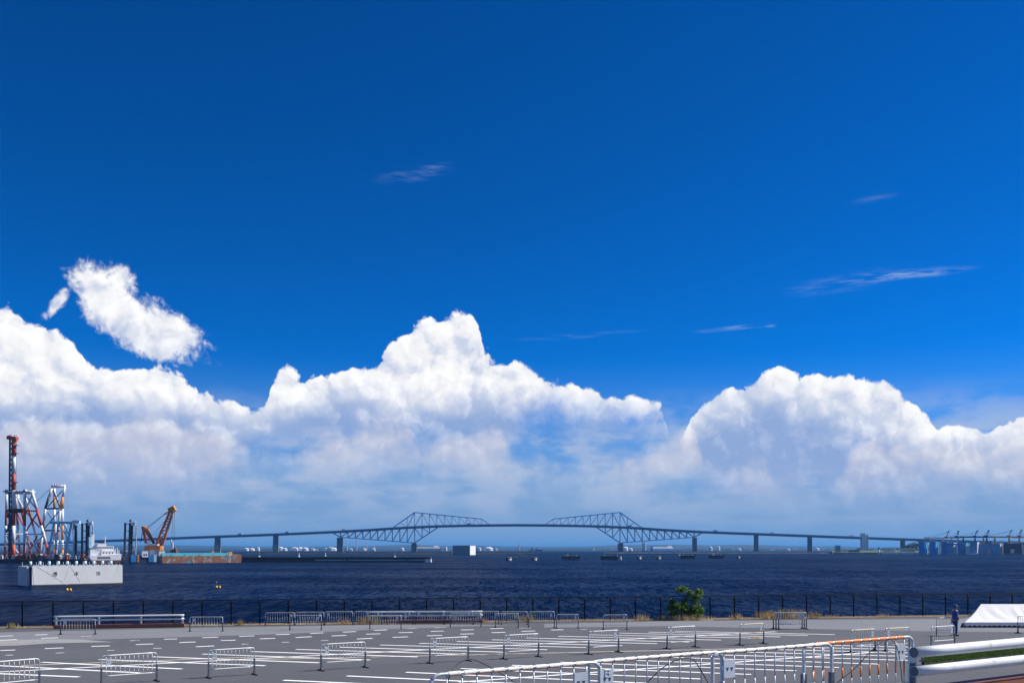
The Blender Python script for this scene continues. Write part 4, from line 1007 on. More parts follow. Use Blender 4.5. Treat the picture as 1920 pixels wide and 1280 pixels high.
def bp(side, u, off): a, c = (B0[side], B1[side]); return A(a[0] + (c[0] - a[0]) * u, a[1] + (c[1] - a[1]) * u, DK + off)
for side in (0, 1):
    for off in (-1.1, 1.1): MB().bar(bp(side, 0, off), bp(side, 1, off), 1.15).build('boom_chord', crane_o, t, world=True)
for k in range(11):
    for off in (-1.1, 1.1): MB().bar(bp(k % 2, k / 11, off), bp(1 - k % 2, (k + 1) / 11, off), .6).build('boom_lacing', crane_o, t, world=True)
MB().bar(bp(1, .42, -1.4), bp(1, .86, -1.4), .12, 2.0, up=(1, 0, 0)).build('boom_sign', white_p, t, world=True)
MB().box(A(323, 955, DK), (4.2, 3, 3.4), ry=-.5).build('boom_head', orange_p, t, world=True)
MB().box(A(325, 957, DK - 1.6), (1.2, .3, 1.2)).build('head_panel', mat('yellow_panel', (.8, .55, .05), .5, .1, 1), t, world=True)
MB().bar(A(322, 954, DK), A(307, 964, DK), .5).bar(A(307, 964, DK), A(316, 962, DK), .3).build('jib_strut', crane_o, t, world=True)
for a, c in (((270, 990), (289, 1018)), ((275, 990), (289, 1018)), ((268, 990), (274, 1018))): MB().bar(A(*a, DK - 1), A(*c, DK - 1), 1.3).bar(A(*a, DK + 1.5), A(*c, DK + 1.5), 1.3).build('gantry_leg', crane_o, t, world=True)
for k in range(5): MB().bar(A(271 + 3 * k, 994 + 5 * k, DK - 1), A(273.5 + .8 * k, 997 + 5 * k, DK + 1.5), .3).build('gantry_lacing', crane_o, t, world=True)
MB().box(A(271, 989, DK), (2.6, 3.6, 1.6), ry=.3).build('gantry_head', orange_p, t, world=True)
MB().bar(A(268, 991, DK), A(264, 1016, DK), .3).build('back_stay', dark_steel, t, world=True)
for a, c in (((275, 988), (306, 964)), ((275, 990), (307, 965)), ((276, 991), (312, 962)), ((285, 1004), (314, 970)), ((289, 1009), (316, 975)), ((324, 957), (322.5, 1012)), ((327, 957), (326.5, 1014))): MB().bar(A(*a, DK), A(*c, DK), .14).build('rope', dark_steel, t, world=True)
t = thing('grab_bucket', 'white and rust red grab bucket hanging from the orange crane', 'grab', A(324, 1036, DK))
MB().bar(A(320.5, 1010, DK), A(322, 1030, DK), .7).bar(A(323, 1016, DK), A(324, 1030, DK), .8).build('grab_frame', white_p, t, world=True)
MB().prism([A(318, 1036, DK), A(322, 1026, DK), A(325, 1026, DK), A(324, 1036, DK)], (0, 2.5, 0)).prism([A(325, 1036, DK), A(326, 1026, DK), A(328, 1026, DK), A(331.5, 1036, DK)], (0, 2.5, 0)).build('grab_jaw', mat('rust_grab', (.16, .05, .03), .8, .3, .6), t, world=True)
# rusty hopper barge
def rust_mat():
    m = bpy.data.materials.new('flaking_barge_paint'); m.use_nodes = True; N = NT(m.node_tree); bs = N.n['Principled BSDF']
    co = N.new('ShaderNodeTexCoord').outputs['Object']; v = N.vm('MULTIPLY', co, (1, 1, .6))
    n1, n2, n3 = N.noise(v, .45, 6, .7), N.noise(N.vm('ADD', v, (40, 3, 0)), .22, 5, .65), N.noise(v, 2.2, 4, .6)
    c = N.mix(N.ss(n3, .3, .7), (.22, .075, .035), (.36, .15, .07))
    c = N.mix(N.ss(n1, .54, .60), c, (.34, .40, .36)); c = N.mix(N.ss(n2, .56, .60), c, (.05, .36, .50)); c = N.mix(N.ss(n1, .40, .34), c, (.12, .05, .03))
    N.put(bs.inputs['Base Color'], c); bs.inputs['Roughness'].default_value = .8; return m
DR = 590.0
t = thing('hopper_barge', 'rusty barge with flaking turquoise paint moored under the orange crane', 'barge', wet(304, 1055, DR))
MB().prism([(A(304, 0, DR).x, DR, SEA - 1), (A(452, 0, DR).x, DR, SEA - 1), (A(453.5, 0, DR).x, DR, SEA + 5.1), (A(448, 0, DR).x, DR, SEA + 5.3), (A(440, 0, DR).x, DR, SEA + 4.5), (A(304, 0, DR).x, DR, SEA + 4.5)], (0, 12, 0)).build('hull', rust_mat(), t, world=True)
MB().span(A(312, 0, DR).x, A(428, 0, DR).x, DR + 1.2, DR + 1.5, SEA + 4.5, SEA + 6.4).span(A(312, 0, DR).x, A(428, 0, DR).x, DR + 10, DR + 10.3, SEA + 4.5, SEA + 6.4).build('hopper_coaming', mat('turquoise_paint', (.10, .50, .62), .55, .15, .3, dirt=(.35, .45, .42), dirt_amt=.3, dirt_scale=.3), t, world=True)
MB().span(A(430, 0, DR).x, A(437, 0, DR).x, DR + 2, DR + 6, SEA + 4.5, SEA + 7.0).build('deck_house', mat('tan_paint', (.6, .38, .16), .6, .1, .5), t, world=True)
MB().span(A(437, 0, DR).x, A(438.5, 0, DR).x, DR + 2, DR + 6, SEA + 4.5, SEA + 7.2).build('house_door', dark_steel, t, world=True)
for k in range(5):
    x = A(320 + k * 26, 0, DR).x; MB().tube((x, DR + .5, SEA + 4.5), (x, DR + .5, SEA + 5.2), .25, 8).build('bollard', dark_steel, t, world=True)
MB().box((A(401, 0, DR).x, DR + 4, SEA + 6.8), (1.6, 1.6, 1.2)).build('deck_crate', orange_p, t, world=True)

oblique(t, 304, 453.5, DR, R(36))
# floating dark pipeline pontoons
DP = sea_d(1053.4)
t = thing('pontoon_line', 'long dark double pontoon line ending in a white block', 'pontoon', wet(640, 1053, DP))
MB().span(A(445, 0, DP).x, A(800, 0, DP).x, DP, DP + 1.6, SEA - .3, SEA + 1.0).build('lower_beam', hull_black, t, world=True)
MB().span(A(445, 0, DP).x, A(800, 0, DP).x, DP + 1.2, DP + 6, SEA + 1.9, SEA + 3.4).build('upper_beam', mat('tarry_beam', (.022, .02, .02), .8, .3, .4), t, world=True)
MB().span(A(590, 0, DP).x, A(797, 0, DP).x, DP + 1.8, DP + 2.2, SEA + 1.0, SEA + 1.9).build('pale_strip', mat('pale_blue_strip', (.32, .48, .60), .5, .1, .5), t, world=True)
MB().span(A(445, 0, DP).x, A(590, 0, DP).x, DP + 1.8, DP + 2.2, SEA + 1.0, SEA + 1.9).build('dark_strip', dark_steel, t, world=True)
MB().span(A(797, 0, DP).x, A(808, 0, DP).x, DP - .1, DP + 6.2, SEA - .3, SEA + 2.0).build('end_block', white_p, t, world=True)
MB().span(A(798, 0, DP).x, A(807.5, 0, DP).x, DP, DP + 6, SEA + 2.0, SEA + 3.5).build('end_fender', mat('mossy_fender', (.10, .08, .035), .9, .3, .8), t, world=True)
for x in (452, 530, 650, 762): MB().span(A(x, 0, DP).x, A(x, 0, DP).x + .6, DP - .05, DP + 1.7, SEA + .2, SEA + 2.0).build('strut', hull_black, t, world=True)
for px, py, m_, lab in ((486, 1043.5, mat('green_buoy', (.10, .35, .12), .5, .1, 1), 'green light buoy just right of the rusty barge'), (560.5, 1043.5, white_p, 'white light buoy behind the middle of the dark pontoon line'), (610, 1042, white_p, 'white light buoy behind the pontoon line, nearer the bridge pier'), (740, 1044, mat('grey_post', (.3, .28, .25), .7, .2, 1), 'grey marker post behind the right part of the pontoon line')):
    d = sea_d(py); p = wet(px, py, d); b = thing('light_buoy', lab, 'buoy', p, 'light buoys in the channel')
    MB().lathe((0, 0, 0), [(.2, -.5), (1.3, -.2), (1.3, .5), (.6, .9)], 10).build('float', white_p, b, smooth=True); MB().lathe((0, 0, .8), [(.5, 0), (.35, 1.8), (.6, 2.1), (.5, 2.9), (.05, 3.3)], 8).build('lantern_tower', m_, b)

# mooring dolphins
pile_m = mat('pale_pile', (.50, .48, .44), .8, .15, .5); deck_m = mat('grey_deck', (.33, .33, .33), .8, .2, .5)
for px, w_, yt, yb, lab in ((954, 10.5, 1044, 1050.5, 'round mooring pile left of the yellow floats, nearest the middle'), (1002, 10, 1044, 1050.3, 'round mooring pile right of the yellow floats'), (1198, 9, 1042, 1048, 'round mooring pile just right of the second dark platform'),
                            (1234.5, 8.5, 1042, 1048, 'round mooring pile second right of the second dark platform'), (1272.5, 6, 1038.5, 1042.5, 'small far mooring pile by the third dark platform'), (1384, 7, 1041.5, 1046.5, 'rightmost round mooring pile standing alone')):
    d = sea_d(yb); r = w_ / 2 / F * d; h = (yb - yt) / F * d; p = wet(px, yb, d); t = thing('mooring_pile', lab, 'pile', p, 'round mooring piles')
    MB().lathe((0, 0, 0), [(r * .95, -1), (r * .95, h * .72)], 14).build('pile', pile_m, t, smooth=True); MB().lathe((0, 0, h * .72), [(r * 1.05, 0), (r * 1.05, h * .26), (.2, h * .28)], 14).build('cap', deck_m, t)
    MB().span(-r * 1.0, -r * .35, -r * 1.02, -r * .3, -.5, h * .8).build('fender', hull_black, t)
for x0, x1, yt, yb, post, lab in ((1054, 1088, 1042.3, 1049, (1064.5, 1037.5, yellow_p), 'dark mooring platform on piles with a yellow post'), (1127, 1165, 1042, 1049, None, 'widest dark mooring platform on piles, with a pale block at its end'),
                                  (1277, 1304, 1041, 1047, None, 'dark mooring platform on piles left of the one with a white post'), (1331, 1359, 1040.5, 1046.5, (1338, 1036.5, white_p), 'dark mooring platform on piles with a white post')):
    d = sea_d(yb); k = d / F; xa, xb = A(x0, 0, d).x, A(x1, 0, d).x; c = wet((x0 + x1) / 2, yb, d); h = (yb - yt) * k; t = thing('mooring_platform', lab, 'platform', c, 'mooring platforms')
    MB().span(xa, xb, d, d + 8, SEA + h * .55, SEA + h).build('deck', mat('tarred_deck', (.03, .028, .026), .85, .3, .4), t, world=True)
    n = int((x1 - x0) / 4.2)
    for q in range(n + 1):
        x = xa + .7 + (xb - xa - 1.4) * q / n; MB().tube((x, d + .8, SEA - 1), (x, d + .8, SEA + h * .55), .42, 8).tube((x, d + 7, SEA - 1), (x, d + 7, SEA + h * .55), .42, 8).build('pile', hull_black, t, world=True)
    MB().span(xa + (xb - xa) * .35, xa + (xb - xa) * .65, d + 2, d + 5, SEA + h, SEA + h + .6).build('kerb', deck_m, t, world=True)
    for f_ in (.2, .8): MB().lathe((xa + (xb - xa) * f_, d + 2, SEA + h), [(.3, 0), (.3, .5), (.5, .6), (.1, .8)], 8).build('bollard', pile_m, t, world=True)
    if post: MB().tube((A(post[0], 0, d).x, d + 1, SEA + h), (A(post[0], 0, d).x, d + 1, A(0, post[1], d).z), .35, 8).build('post', post[2], t, world=True)
    if x0 == 1127: MB().lathe((xb - 1.4, d - .5, SEA - 1), [(1.6, 0), (1.6, h + .8)], 12).build('end_pile', pile_m, t, world=True)
for px, py, lab in ((966, 1046, 'yellow float nearest the left round pile'), (976, 1042.8, 'farthest of the three yellow floats'), (985.5, 1044.2, 'rightmost of the three yellow floats')):
    d = sea_d(py); c = wet(px, py, d); t = thing('yellow_float', lab, 'float', c, 'yellow floats'); k = d / F
    MB().prism([(-4.6 * k, 0, -.3), (4.6 * k, 0, -.3), (4.9 * k, 0, 1.2), (-4.9 * k, 0, 1.2)], (0, 3, 0)).build('float_hull', mat('yellow_paint', (.72, .58, .12), .5, .1, .6), t)
    MB().span(-4.5 * k, 4.5 * k, -.05, .02, -.3, .35).build('dark_boot', hull_black, t)
# ------------------------------------------------------------------ truss bridge
DB = 2052.0
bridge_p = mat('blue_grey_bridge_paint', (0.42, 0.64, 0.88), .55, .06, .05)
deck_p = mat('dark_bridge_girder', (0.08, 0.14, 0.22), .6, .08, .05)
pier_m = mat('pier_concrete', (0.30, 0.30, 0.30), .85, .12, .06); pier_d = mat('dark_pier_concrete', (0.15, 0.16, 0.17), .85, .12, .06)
br = thing('truss_bridge', 'long blue grey double truss bridge spanning the bay at the horizon', 'bridge', wet(970, 1036, DB))
DK_L = [(-60, 1021.5), (120, 1016), (220, 1012.2), (310, 1008.7), (408, 1005), (480, 1002.5), (560, 999.3), (624, 996.4), (700, 992.2), (737, 989.6), (777.5, 987.4), (822, 985.6), (870, 984.5), (917, 983.9), (970, 983.5)]
DK_R = [(1940 - x, y) for x, y in DK_L[7:-1]][::-1] + [(1360, 998), (1418, 1000.2), (1517, 1003.8), (1615, 1007.4), (1690, 1010), (1740, 1011.6), (1830, 1014.6), (1990, 1020)]
DKP = DK_L + DK_R
def deck_y(px):
    for (x0, y0), (x1, y1) in zip(DKP, DKP[1:]):
        if x0 <= px <= x1: return y0 + (y1 - y0) * (px - x0) / (x1 - x0)
    return DKP[-1][1]
WD = 12.0
for i, ((x0, y0), (x1, y1)) in enumerate(zip(DKP, DKP[1:])):
    p, q = A(x0, y0, DB), A(x1, y1, DB)
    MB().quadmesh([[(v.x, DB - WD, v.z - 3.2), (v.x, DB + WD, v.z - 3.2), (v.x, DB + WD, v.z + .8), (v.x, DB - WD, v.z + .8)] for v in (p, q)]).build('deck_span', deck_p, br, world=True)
    MB().quadmesh([[(v.x, DB - WD - .3, v.z + .8), (v.x, DB - WD + .1, v.z + .8), (v.x, DB - WD + .1, v.z + 1.9), (v.x, DB - WD - .3, v.z + 1.9)] for v in (p, q)]).build('parapet', bridge_p, br, world=True)
def ipl(pts, x):
    for (x0, y0), (x1, y1) in zip(pts, pts[1:]):
        if min(x0, x1) <= x <= max(x0, x1): return y0 + (y1 - y0) * (x - x0) / (x1 - x0)
LOW = [(624, 998.2), (638, 1006.5), (777.5, 1017.2), (821, 988.2)]; UPP = [(737, 988.5), (777.5, 960.2), (902.5, 972.4), (918, 983)]
LX = [638.5 + 13.9 * k for k in range(13)]; UX = [763.6 + 13.9 * k for k in range(11)]
def member(name, x0, y0, x1, y1, w):
    for mx in (False, True):
        a, c = (x0, x1) if not mx else (1940 - x0, 1940 - x1)
        for off in (-3.5, 3.5): MB().bar(A(a, y0, DB) + Vector((0, off, 0)), A(c, y1, DB) + Vector((0, off, 0)), w).build(name, bridge_p, br, world=True)
for (x0, y0), (x1, y1) in zip(LOW, LOW[1:]): member('lower_chord', x0, y0, x1, y1, 1.9)
for (x0, y0), (x1, y1) in zip(UPP, UPP[1:]): member('upper_chord', x0, y0, x1, y1, 1.7)
for x in LX:
    yl = ipl(LOW, x)
    if yl and yl > deck_y(x) + 3: member('vertical', x, deck_y(x) + 2, x, yl, 1.15)
for x in UX:
    yu = ipl(UPP, x)
    if yu: member('vertical', x, yu, x, deck_y(x), .95)
for a, c in zip(LX, LX[1:]):
    if c < 780: member('diagonal', a, ipl(LOW, a), c, deck_y(c) + 2, 1.15)
    elif ipl(LOW, c): member('diagonal', a, deck_y(a) + 2, c, ipl(LOW, c), 1.15)
for a, c in zip(UX, UX[1:]):
    if c < 800: member('diagonal', a, deck_y(a), c, ipl(UPP, c), .95)
    elif a < 812 : member('diagonal', a, ipl(UPP, a), c, deck_y(c), .95)
    else: member('diagonal', a, ipl(UPP, a), c, deck_y(c), .95)
member('diagonal', 751, 979, 763.6, deck_y(763.6), .95)
for k in range(9):
    for mx in (0, 1):
        x = 777.5 + k * 15.6; x = x if not mx else 1940 - x; y = ipl(UPP, 777.5 + k * 15.6)
        MB().bar(A(x, y, DB) + Vector((0, -3.5, 0)), A(x, y, DB) + Vector((0, 3.5, 0)), .8).build('portal_strut', bridge_p, br, world=True)
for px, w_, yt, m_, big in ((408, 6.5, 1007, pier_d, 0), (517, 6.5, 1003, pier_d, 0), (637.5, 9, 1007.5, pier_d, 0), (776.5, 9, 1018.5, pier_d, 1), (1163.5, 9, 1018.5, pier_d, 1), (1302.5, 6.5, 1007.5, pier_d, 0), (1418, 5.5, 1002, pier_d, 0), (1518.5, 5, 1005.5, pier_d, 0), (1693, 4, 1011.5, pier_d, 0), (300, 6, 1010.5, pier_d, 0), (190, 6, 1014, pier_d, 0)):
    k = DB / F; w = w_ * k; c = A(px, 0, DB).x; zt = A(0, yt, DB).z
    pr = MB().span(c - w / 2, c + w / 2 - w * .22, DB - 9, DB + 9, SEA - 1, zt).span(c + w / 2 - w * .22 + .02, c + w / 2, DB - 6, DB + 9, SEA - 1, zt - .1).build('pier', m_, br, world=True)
    if big: MB().box((c + 1, DB, zt + .9), (w * .6, 20, 1.8)).build('pier_cap', pier_m, br, world=True)
    if px in (517, 408): MB().span(c - w * .6, c + w * .6, DB - 9.6, DB + 9.6, SEA - .5, A(0, 1020.5, DB).z).build('pier_foot', pier_m, br, world=True)
for px in (452, 540, 646, 880, 1135, 1180, 1445, 1594, 1340):
    k = A(px, deck_y(px), DB); t = thing('truck', {452: 'truck on the bridge at far left, above the rusty barge', 540: 'truck on the bridge right of the second pier', 646: 'truck on the bridge over the left truss end', 880: 'truck on the bridge under the left upper truss', 1135: 'truck on the bridge left of the right truss peak', 1180: 'truck on the bridge right of the right truss peak', 1445: 'truck on the bridge right of its right outer pier', 1594: 'truck on the bridge just left of the tall stair tower', 1340: 'truck on the bridge past the right truss end'}[px], 'truck', (k.x, DB - 8, k.z + .8), 'trucks on the bridge')
    MB().span(-4, 2.6, -1.2, 1.2, .9, 3.6).build('cargo_box', white_p if px % 4 else blue_p, t); MB().span(2.8, 4.6, -1.2, 1.2, .7, 3.0).build('cab', white_p, t)
    for x in (-2.6, 3.6):
        for y in (-1.1, 1.1): MB().tube((x, y - .15, .5), (x, y + .15, .5), .5, 10).build('wheel', hull_black, t)
# stair and lift tower next to the bridge
DT = 1990.0; tw = thing('stair_tower', 'tall pale stair tower joined to the bridge deck at the right', 'tower', wet(1622, 1034, DT))
MB().span(A(1616, 0, DT).x, A(1622.5, 0, DT).x, DT, DT + 9, SEA, A(0, 999.2, DT).z).build('shaft', mat('pale_tower', (.60, .66, .70), .6, .06, .1), tw, world=True)
MB().span(A(1623, 0, DT).x, A(1628.5, 0, DT).x, DT + 1, DT + 9, SEA, A(0, 1002, DT).z).build('stair_case', mat('light_tower', (.66, .68, .69), .6, .06, .1), tw, world=True)
for k in range(12): MB().box((A(1626.6, 0, DT).x, DT + .95, SEA + 6 + k * 2.7), (1.4, .2, 1.2)).build('landing_window', glass_d, tw, world=True)
MB().span(A(1614, 0, DT).x, A(1616, 0, DT).x, DT + 1, DT + 6, A(0, 1010.5, DT).z, A(0, 1008, DT).z).build('walkway', deck_p, tw, world=True)

# ------------------------------------------------------------------ breakwaters
stone_m = mat('breakwater_stone', (.10, .10, .095), .9, .4, .15, bump=.4); top_m = mat('breakwater_cap', (.24, .23, .21), .85, .2, .1)
def breakwater(x0, x1, yb, yt, lab, dark):
    d = sea_d(yb); k = d / F; t = thing('breakwater', lab, 'breakwater', wet((x0 + x1) / 2, yb, d), 'breakwaters'); xa, xb = A(x0, 0, d).x, A(x1, 0, d).x; zt = A(0, yt, d).z
    n = max(4, int((x1 - x0) / 14)); rings = []; rg = random.Random(int(x0))
    for i in range(n + 1):
        x = xa + (xb - xa) * i / n; j = rg.uniform(-.25, .25)
        rings.append([(x, d + j * 3, SEA - 1), (x, d + 2.5, SEA + (zt - SEA) * (.55 + j * .2)), (x, d + 9, SEA + (zt - SEA) * (.55 + j * .2)), (x, d + 12, SEA - 1)])
    MB().quadmesh(rings).build('rubble', dark, t, world=True)
    for i in range(n):
        xx = xa + (xb - xa) * i / n; MB().span(xx, xx + (xb - xa) / n - .25, d + 3, d + 8, SEA + (zt - SEA) * .4, zt + rg.uniform(-.12, .12)).build('cap_block', top_m, t, world=True)
    return t, d
breakwater(460, 848, 1038.0, 1034.2, 'dark stone breakwater running left of the grey block caisson', dark_concrete)
t, d = breakwater(892, 1000, 1037.6, 1034.4, 'dark stone breakwater right of the grey block caisson with a beacon', dark_concrete)
MB().lathe(wet(997.5, 1036, d + 5) + Vector((0, 0, 2)), [(1.4, 0), (.9, 5), (1.4, 5.5), (1.2, 8), (.2, 9.2)], 8).build('beacon', dark_steel, t, world=True)
MB().lathe(wet(993, 1036, d + 5) + Vector((0, 0, 2)), [(1.0, 0), (.6, 3.5), (1.0, 4), (.1, 5)], 8).build('beacon', dark_steel, t, world=True)
breakwater(1131, 1566, 1036.6, 1034.0, 'low stone breakwater in front of the right bridge piers', stone_m)
# grey block caisson at the breakwater gap
DX = sea_d(1039.8); t = thing('block_caisson', 'tall grey block caisson, front toned as shaded and end as sunlit, near the middle', 'caisson', wet(849, 1039.8, DX))
p0, a_ = A(849, 0, DX).x, R(-24); Lc = 27.2
MB().span(0, Lc, 0, 18, -1, 13.2).build('hull', mat('shaded_caisson', (.22, .27, .33), .8, .1, .2), t); t.rotation_euler.z = a_  # grey carries the shade on the front face
for k in range(6): MB().span(.3 + k * 4.3, .9 + k * 4.3, -.25, 0, -.5, 13.0).build('pilaster', mat('shaded_caisson2', (.16, .20, .25), .8, .1, .2), t)
MB().span(Lc, Lc + .3, .1, 17.9, -.5, 13.0).build('end_wall', mat('sunlit_end_tone', (.82, .82, .80), .8, .05, .3), t)  # pale slab: sunlight on this end put into the colour
for k in range(9): MB().span(.6 + k * 2.9, 2.2 + k * 2.9, .2, 1.5, 13.2, 13.8).build('deck_block', rust_deck, t)

# ------------------------------------------------------------------ far shore
DF = 3900.0; rng = random.Random(8)
shore = MB(); rings = []
for i in range(61):
    x = -3400 + i * 115; h = 1.2 + 1.2 * abs(mnoise.noise((i * .4, 0, 5)))
    rings.append([(x, DF, SEA - 2), (x, DF + 10, SEA + h * .6), (x, DF + 350, SEA + h), (x, DF + 500, SEA - 2)])
struct(shore.quadmesh(rings).build('far_shore', mat('shore_ground', (.05, .06, .06), .9, .3, .01)))
for nm, dist, hh, sd, bc_ in (('far_hills', 9000, 60, 2.2, (.02, .035, .055)), ('near_hills', 7000, 26, 7.7, (.02, .035, .045))):
    m_ = MB(); rings = []
    for i in range(161):
        x = -6500 + i * 81.0; e = max(0, 1 - abs(x / 6500) ** 4)
        h = hh * e * (.55 + .45 * mnoise.noise((i * .045, sd, 0)) + .16 * mnoise.noise((i * .2, sd, 3)))
        rings.append([(x, dist - 500, SEA - 2), (x, dist - 100, SEA + h * .6), (x, dist, SEA + h), (x, dist + 500, SEA - 2)])
    struct(m_.quadmesh(rings).build(nm, mat(nm + '_woods', bc_, .95, .3, .004), smooth=True))
tank_w = mat('white_tank', (.78, .78, .77), .5, .05, .05); tank_g = mat('grey_tank', (.50, .52, .52), .5, .08, .05)
def tank(px, r, h, lab, dome=True, m_=None):
    p = wet(px, 1032, DF - 20 + rng.uniform(0, 120)); p.z = SEA; t = thing('storage_tank', lab, 'tank', p, 'tanks on the far shore')
    MB().lathe((0, 0, 0), [(r, 0), (r, h)], 18).build('shell', m_ or tank_w, t, smooth=False)
    MB().lathe((0, 0, h), [(r, 0), (r * .85, h * .16 + r * .16), (r * .5, h * .2 + r * .3), (.3, h * .2 + r * .36)] if dome else [(r * 1.02, 0), (r * 1.02, .6), (.3, 1.2)], 18).build('roof', m_ or tank_w, t, smooth=True)
where = ['left of the first bridge pier', 'between the left bridge piers', 'under the left truss', 'between the two trusses', 'under the right truss', 'right of the right truss']
TK = [(462, 9, 6, 0), (472, 11, 5, 0), (484, 6, 9, 0), (526, 11, 9, 1), (534, 9, 6, 1), (552, 14, 7, 1), (563, 14, 7, 1), (572, 12, 7, 1), (588, 6, 5, 1), (612, 8, 6, 1), (620, 13, 8, 1), (626, 10, 7, 1), (657, 8, 5, 2), (683, 7, 6, 2), (700, 9, 5, 2), (754, 7, 7, 2), (836, 5, 10, 3), (899, 6, 8, 3), (916, 16, 7, 3), (930, 5, 6, 3), (1172, 11, 9, 4), (1182, 8, 6, 4), (1332, 7, 11, 5), (1347, 6, 12, 5), (1386, 7, 5, 5), (1478, 6, 5, 5), (1532, 8, 6, 5)]
cnt = {}
for px, r, h, w_ in TK:
    cnt[w_] = cnt.get(w_, 0) + 1
    tank(px, r * 1.15, h * 1.1, f'{ORD[cnt[w_] - 1]} pale far tank from the left, {where[w_]}', m_=tank_g if px % 5 == 0 else tank_w)
band_m = mat('red_band', (.5, .10, .06), .6, .1, .1)
for px, yt, r, ban, lab in ((560.5, 1017, 2.2, 0, 'slender grey chimney on the far shore between the left piers'), (650.5, 1011, 2.6, 0, 'tallest far chimney just right of the left side pier'), (669, 1012, 2.6, 0, 'second far chimney right of the left side pier'), (687.5, 1016, 2.2, 0, 'third far chimney right of the left side pier'), (702, 1021, 2.0, 0, 'short far chimney below the left truss'),
                            (973.5, 1020, 3.2, 1, 'red and white banded chimney on the far shore in the middle'), (1205.5, 1014.5, 4.2, 0, 'left of the twin pale chimneys right of the right main pier'), (1209.5, 1014.5, 4.2, 0, 'right of the twin pale chimneys right of the right main pier'), (1114, 1025.5, 2.0, 0, 'thin pale pole on the far shore left of the right main pier')):
    p = wet(px, 1032, DF); t = thing('chimney', lab, 'chimney', p, 'chimneys on the far shore'); zt = A(0, yt, DF).z - SEA; n = 6
    for k in range(n): MB().lathe((0, 0, zt * k / n), [(r * (1 - .05 * k), 0), (r * (1 - .05 * (k + 1)), zt / n)], 10).build('stack_section', band_m if ban and k % 2 else tank_g, t, smooth=True)
def nth(n): return f"{n}{'th' if 10 <= n % 100 <= 20 else {1: 'st', 2: 'nd', 3: 'rd'}.get(n % 10, 'th')}"
shed_px = sorted(rng.choice([rng.uniform(455, 760), rng.uniform(890, 1160), rng.uniform(1170, 1290), rng.uniform(1310, 1560)]) for _ in range(34))
for k, px in enumerate(shed_px):
    w_ = rng.uniform(8, 46); h = rng.uniform(4, 10); p = wet(px, 1032, DF + rng.uniform(60, 300))
    mn_, m_ = rng.choice([('white', tank_w), ('grey', tank_g), ('white', tank_w), ('tan', mat('tan_shed', (.5, .46, .40), .7, .1, .05)), ('teal', mat('teal_shed', (.25, .48, .52), .7, .1, .05))])
    b = thing('shed', f'low {mn_} waterfront shed, {nth(k + 1)} shed from the left along the far shore', 'building', p, 'sheds on the far shore')
    MB().span(-w_ / 2, w_ / 2, 0, 14, -2, h).build('wall', m_, b); MB().prism([(-w_ / 2, -.3, h), (w_ / 2, -.3, h), (0, -.3, h + 2)], (0, 14.6, 0)).build('roof', m_, b)
for px0, px1, hull, topm, d, lab in ((783, 827, mat('navy_ship', (.03, .05, .12), .5, .1, .05), mat('beige_ship', (.62, .58, .50), .6, .05, .05), 3500, 'car carrier with navy hull and beige top under the left truss'), (1222, 1267, mat('blue_ship', (.03, .13, .36), .5, .1, .05), tank_w, 3500, 'car carrier with blue hull and white top under the right truss')):
    xa, xb = A(px0, 0, d).x, A(px1, 0, d).x; L = xb - xa; t = thing('car_carrier', lab, 'ship', wet((px0 + px1) / 2, 1033, d), 'car carriers')
    MB().prism([(-L / 2, 0, -1), (L / 2 - 3, 0, -1), (L / 2, 0, 9), (-L / 2, 0, 9)], (0, 16, 0)).build('hull', hull, t)
    MB().prism([(-L / 2 + 1, 0.3, 9.02), (L / 2 - 5, .3, 9.02), (L / 2 - 7, .3, 15), (-L / 2 + 1, .3, 16)], (0, 15, 0)).build('upper_deck', topm, t)
    MB().span(L / 2 - 26, L / 2 - 9, 2, 14, 15, 18.5).build('wheelhouse', tank_w, t); MB().tube((L / 2 - 18, 8, 18), (L / 2 - 18, 8, 25), .5, 6).build('mast', tank_g, t); MB().span(-L / 2 + 4, -L / 2 + 9, 5, 10, 16, 20).build('funnel', hull, t)
    t.rotation_euler.z = R(32); t.scale.x = 1.17
    for k in range(9): MB().box((-L / 2 + 8 + k * L / 11, .25, 12.5), (3, .2, 1.0)).build('window', glass_d, t)
t = thing('cargo_ship', 'dark tug-like ship lying right of the middle breakwater end', 'ship', wet(1010, 1032.5, 3300)); k = 3300 / F
MB().prism([(-7 * k, 0, -1), (6 * k, 0, -1), (7.5 * k, 0, 7), (-7 * k, 0, 5)], (0, 10, 0)).build('hull', MATS['navy_ship'], t); MB().span(-5 * k, -1 * k, 2, 8, 5, 11).build('deckhouse', tank_g, t); MB().tube((1 * k, 5, 5), (1 * k, 5, 15), .5, 6).build('mast', tank_g, t)

# ------------------------------------------------------------------ shore on the right
DL = 1620.0; grassy = mat('shore_grass', (.07, .095, .03), .95, .3, .05)
rings = []
for i in range(25):
    x = A(1560 + i * 20, 0, DL).x; h = 3.2 + 1.2 * mnoise.noise((i * .5, 1, 1))
    rings.append([(x, DL, SEA - 2), (x, DL + 2, SEA + 1.8), (x * 1.037, DL + 60, SEA + h + 1), (x * 1.2, DL + 330, SEA + h + 2), (x * 1.21, DL + 340, SEA - 2)])
struct(MB().quadmesh(rings).build('right_shore', grassy))
struct(MB().span(A(1652, 0, DL).x, A(1724, 0, DL).x, DL - 3, DL, SEA - 1, SEA + 2.4).build('shore_quay', mat('white_quay', (.62, .60, .55), .8, .2, .1)))
struct(MB().span(A(1562, 0, DL).x, A(1652, 0, DL).x, DL - 3, DL, SEA - 1, SEA + 2.2).build('stone_bank', stone_m))
hill = []
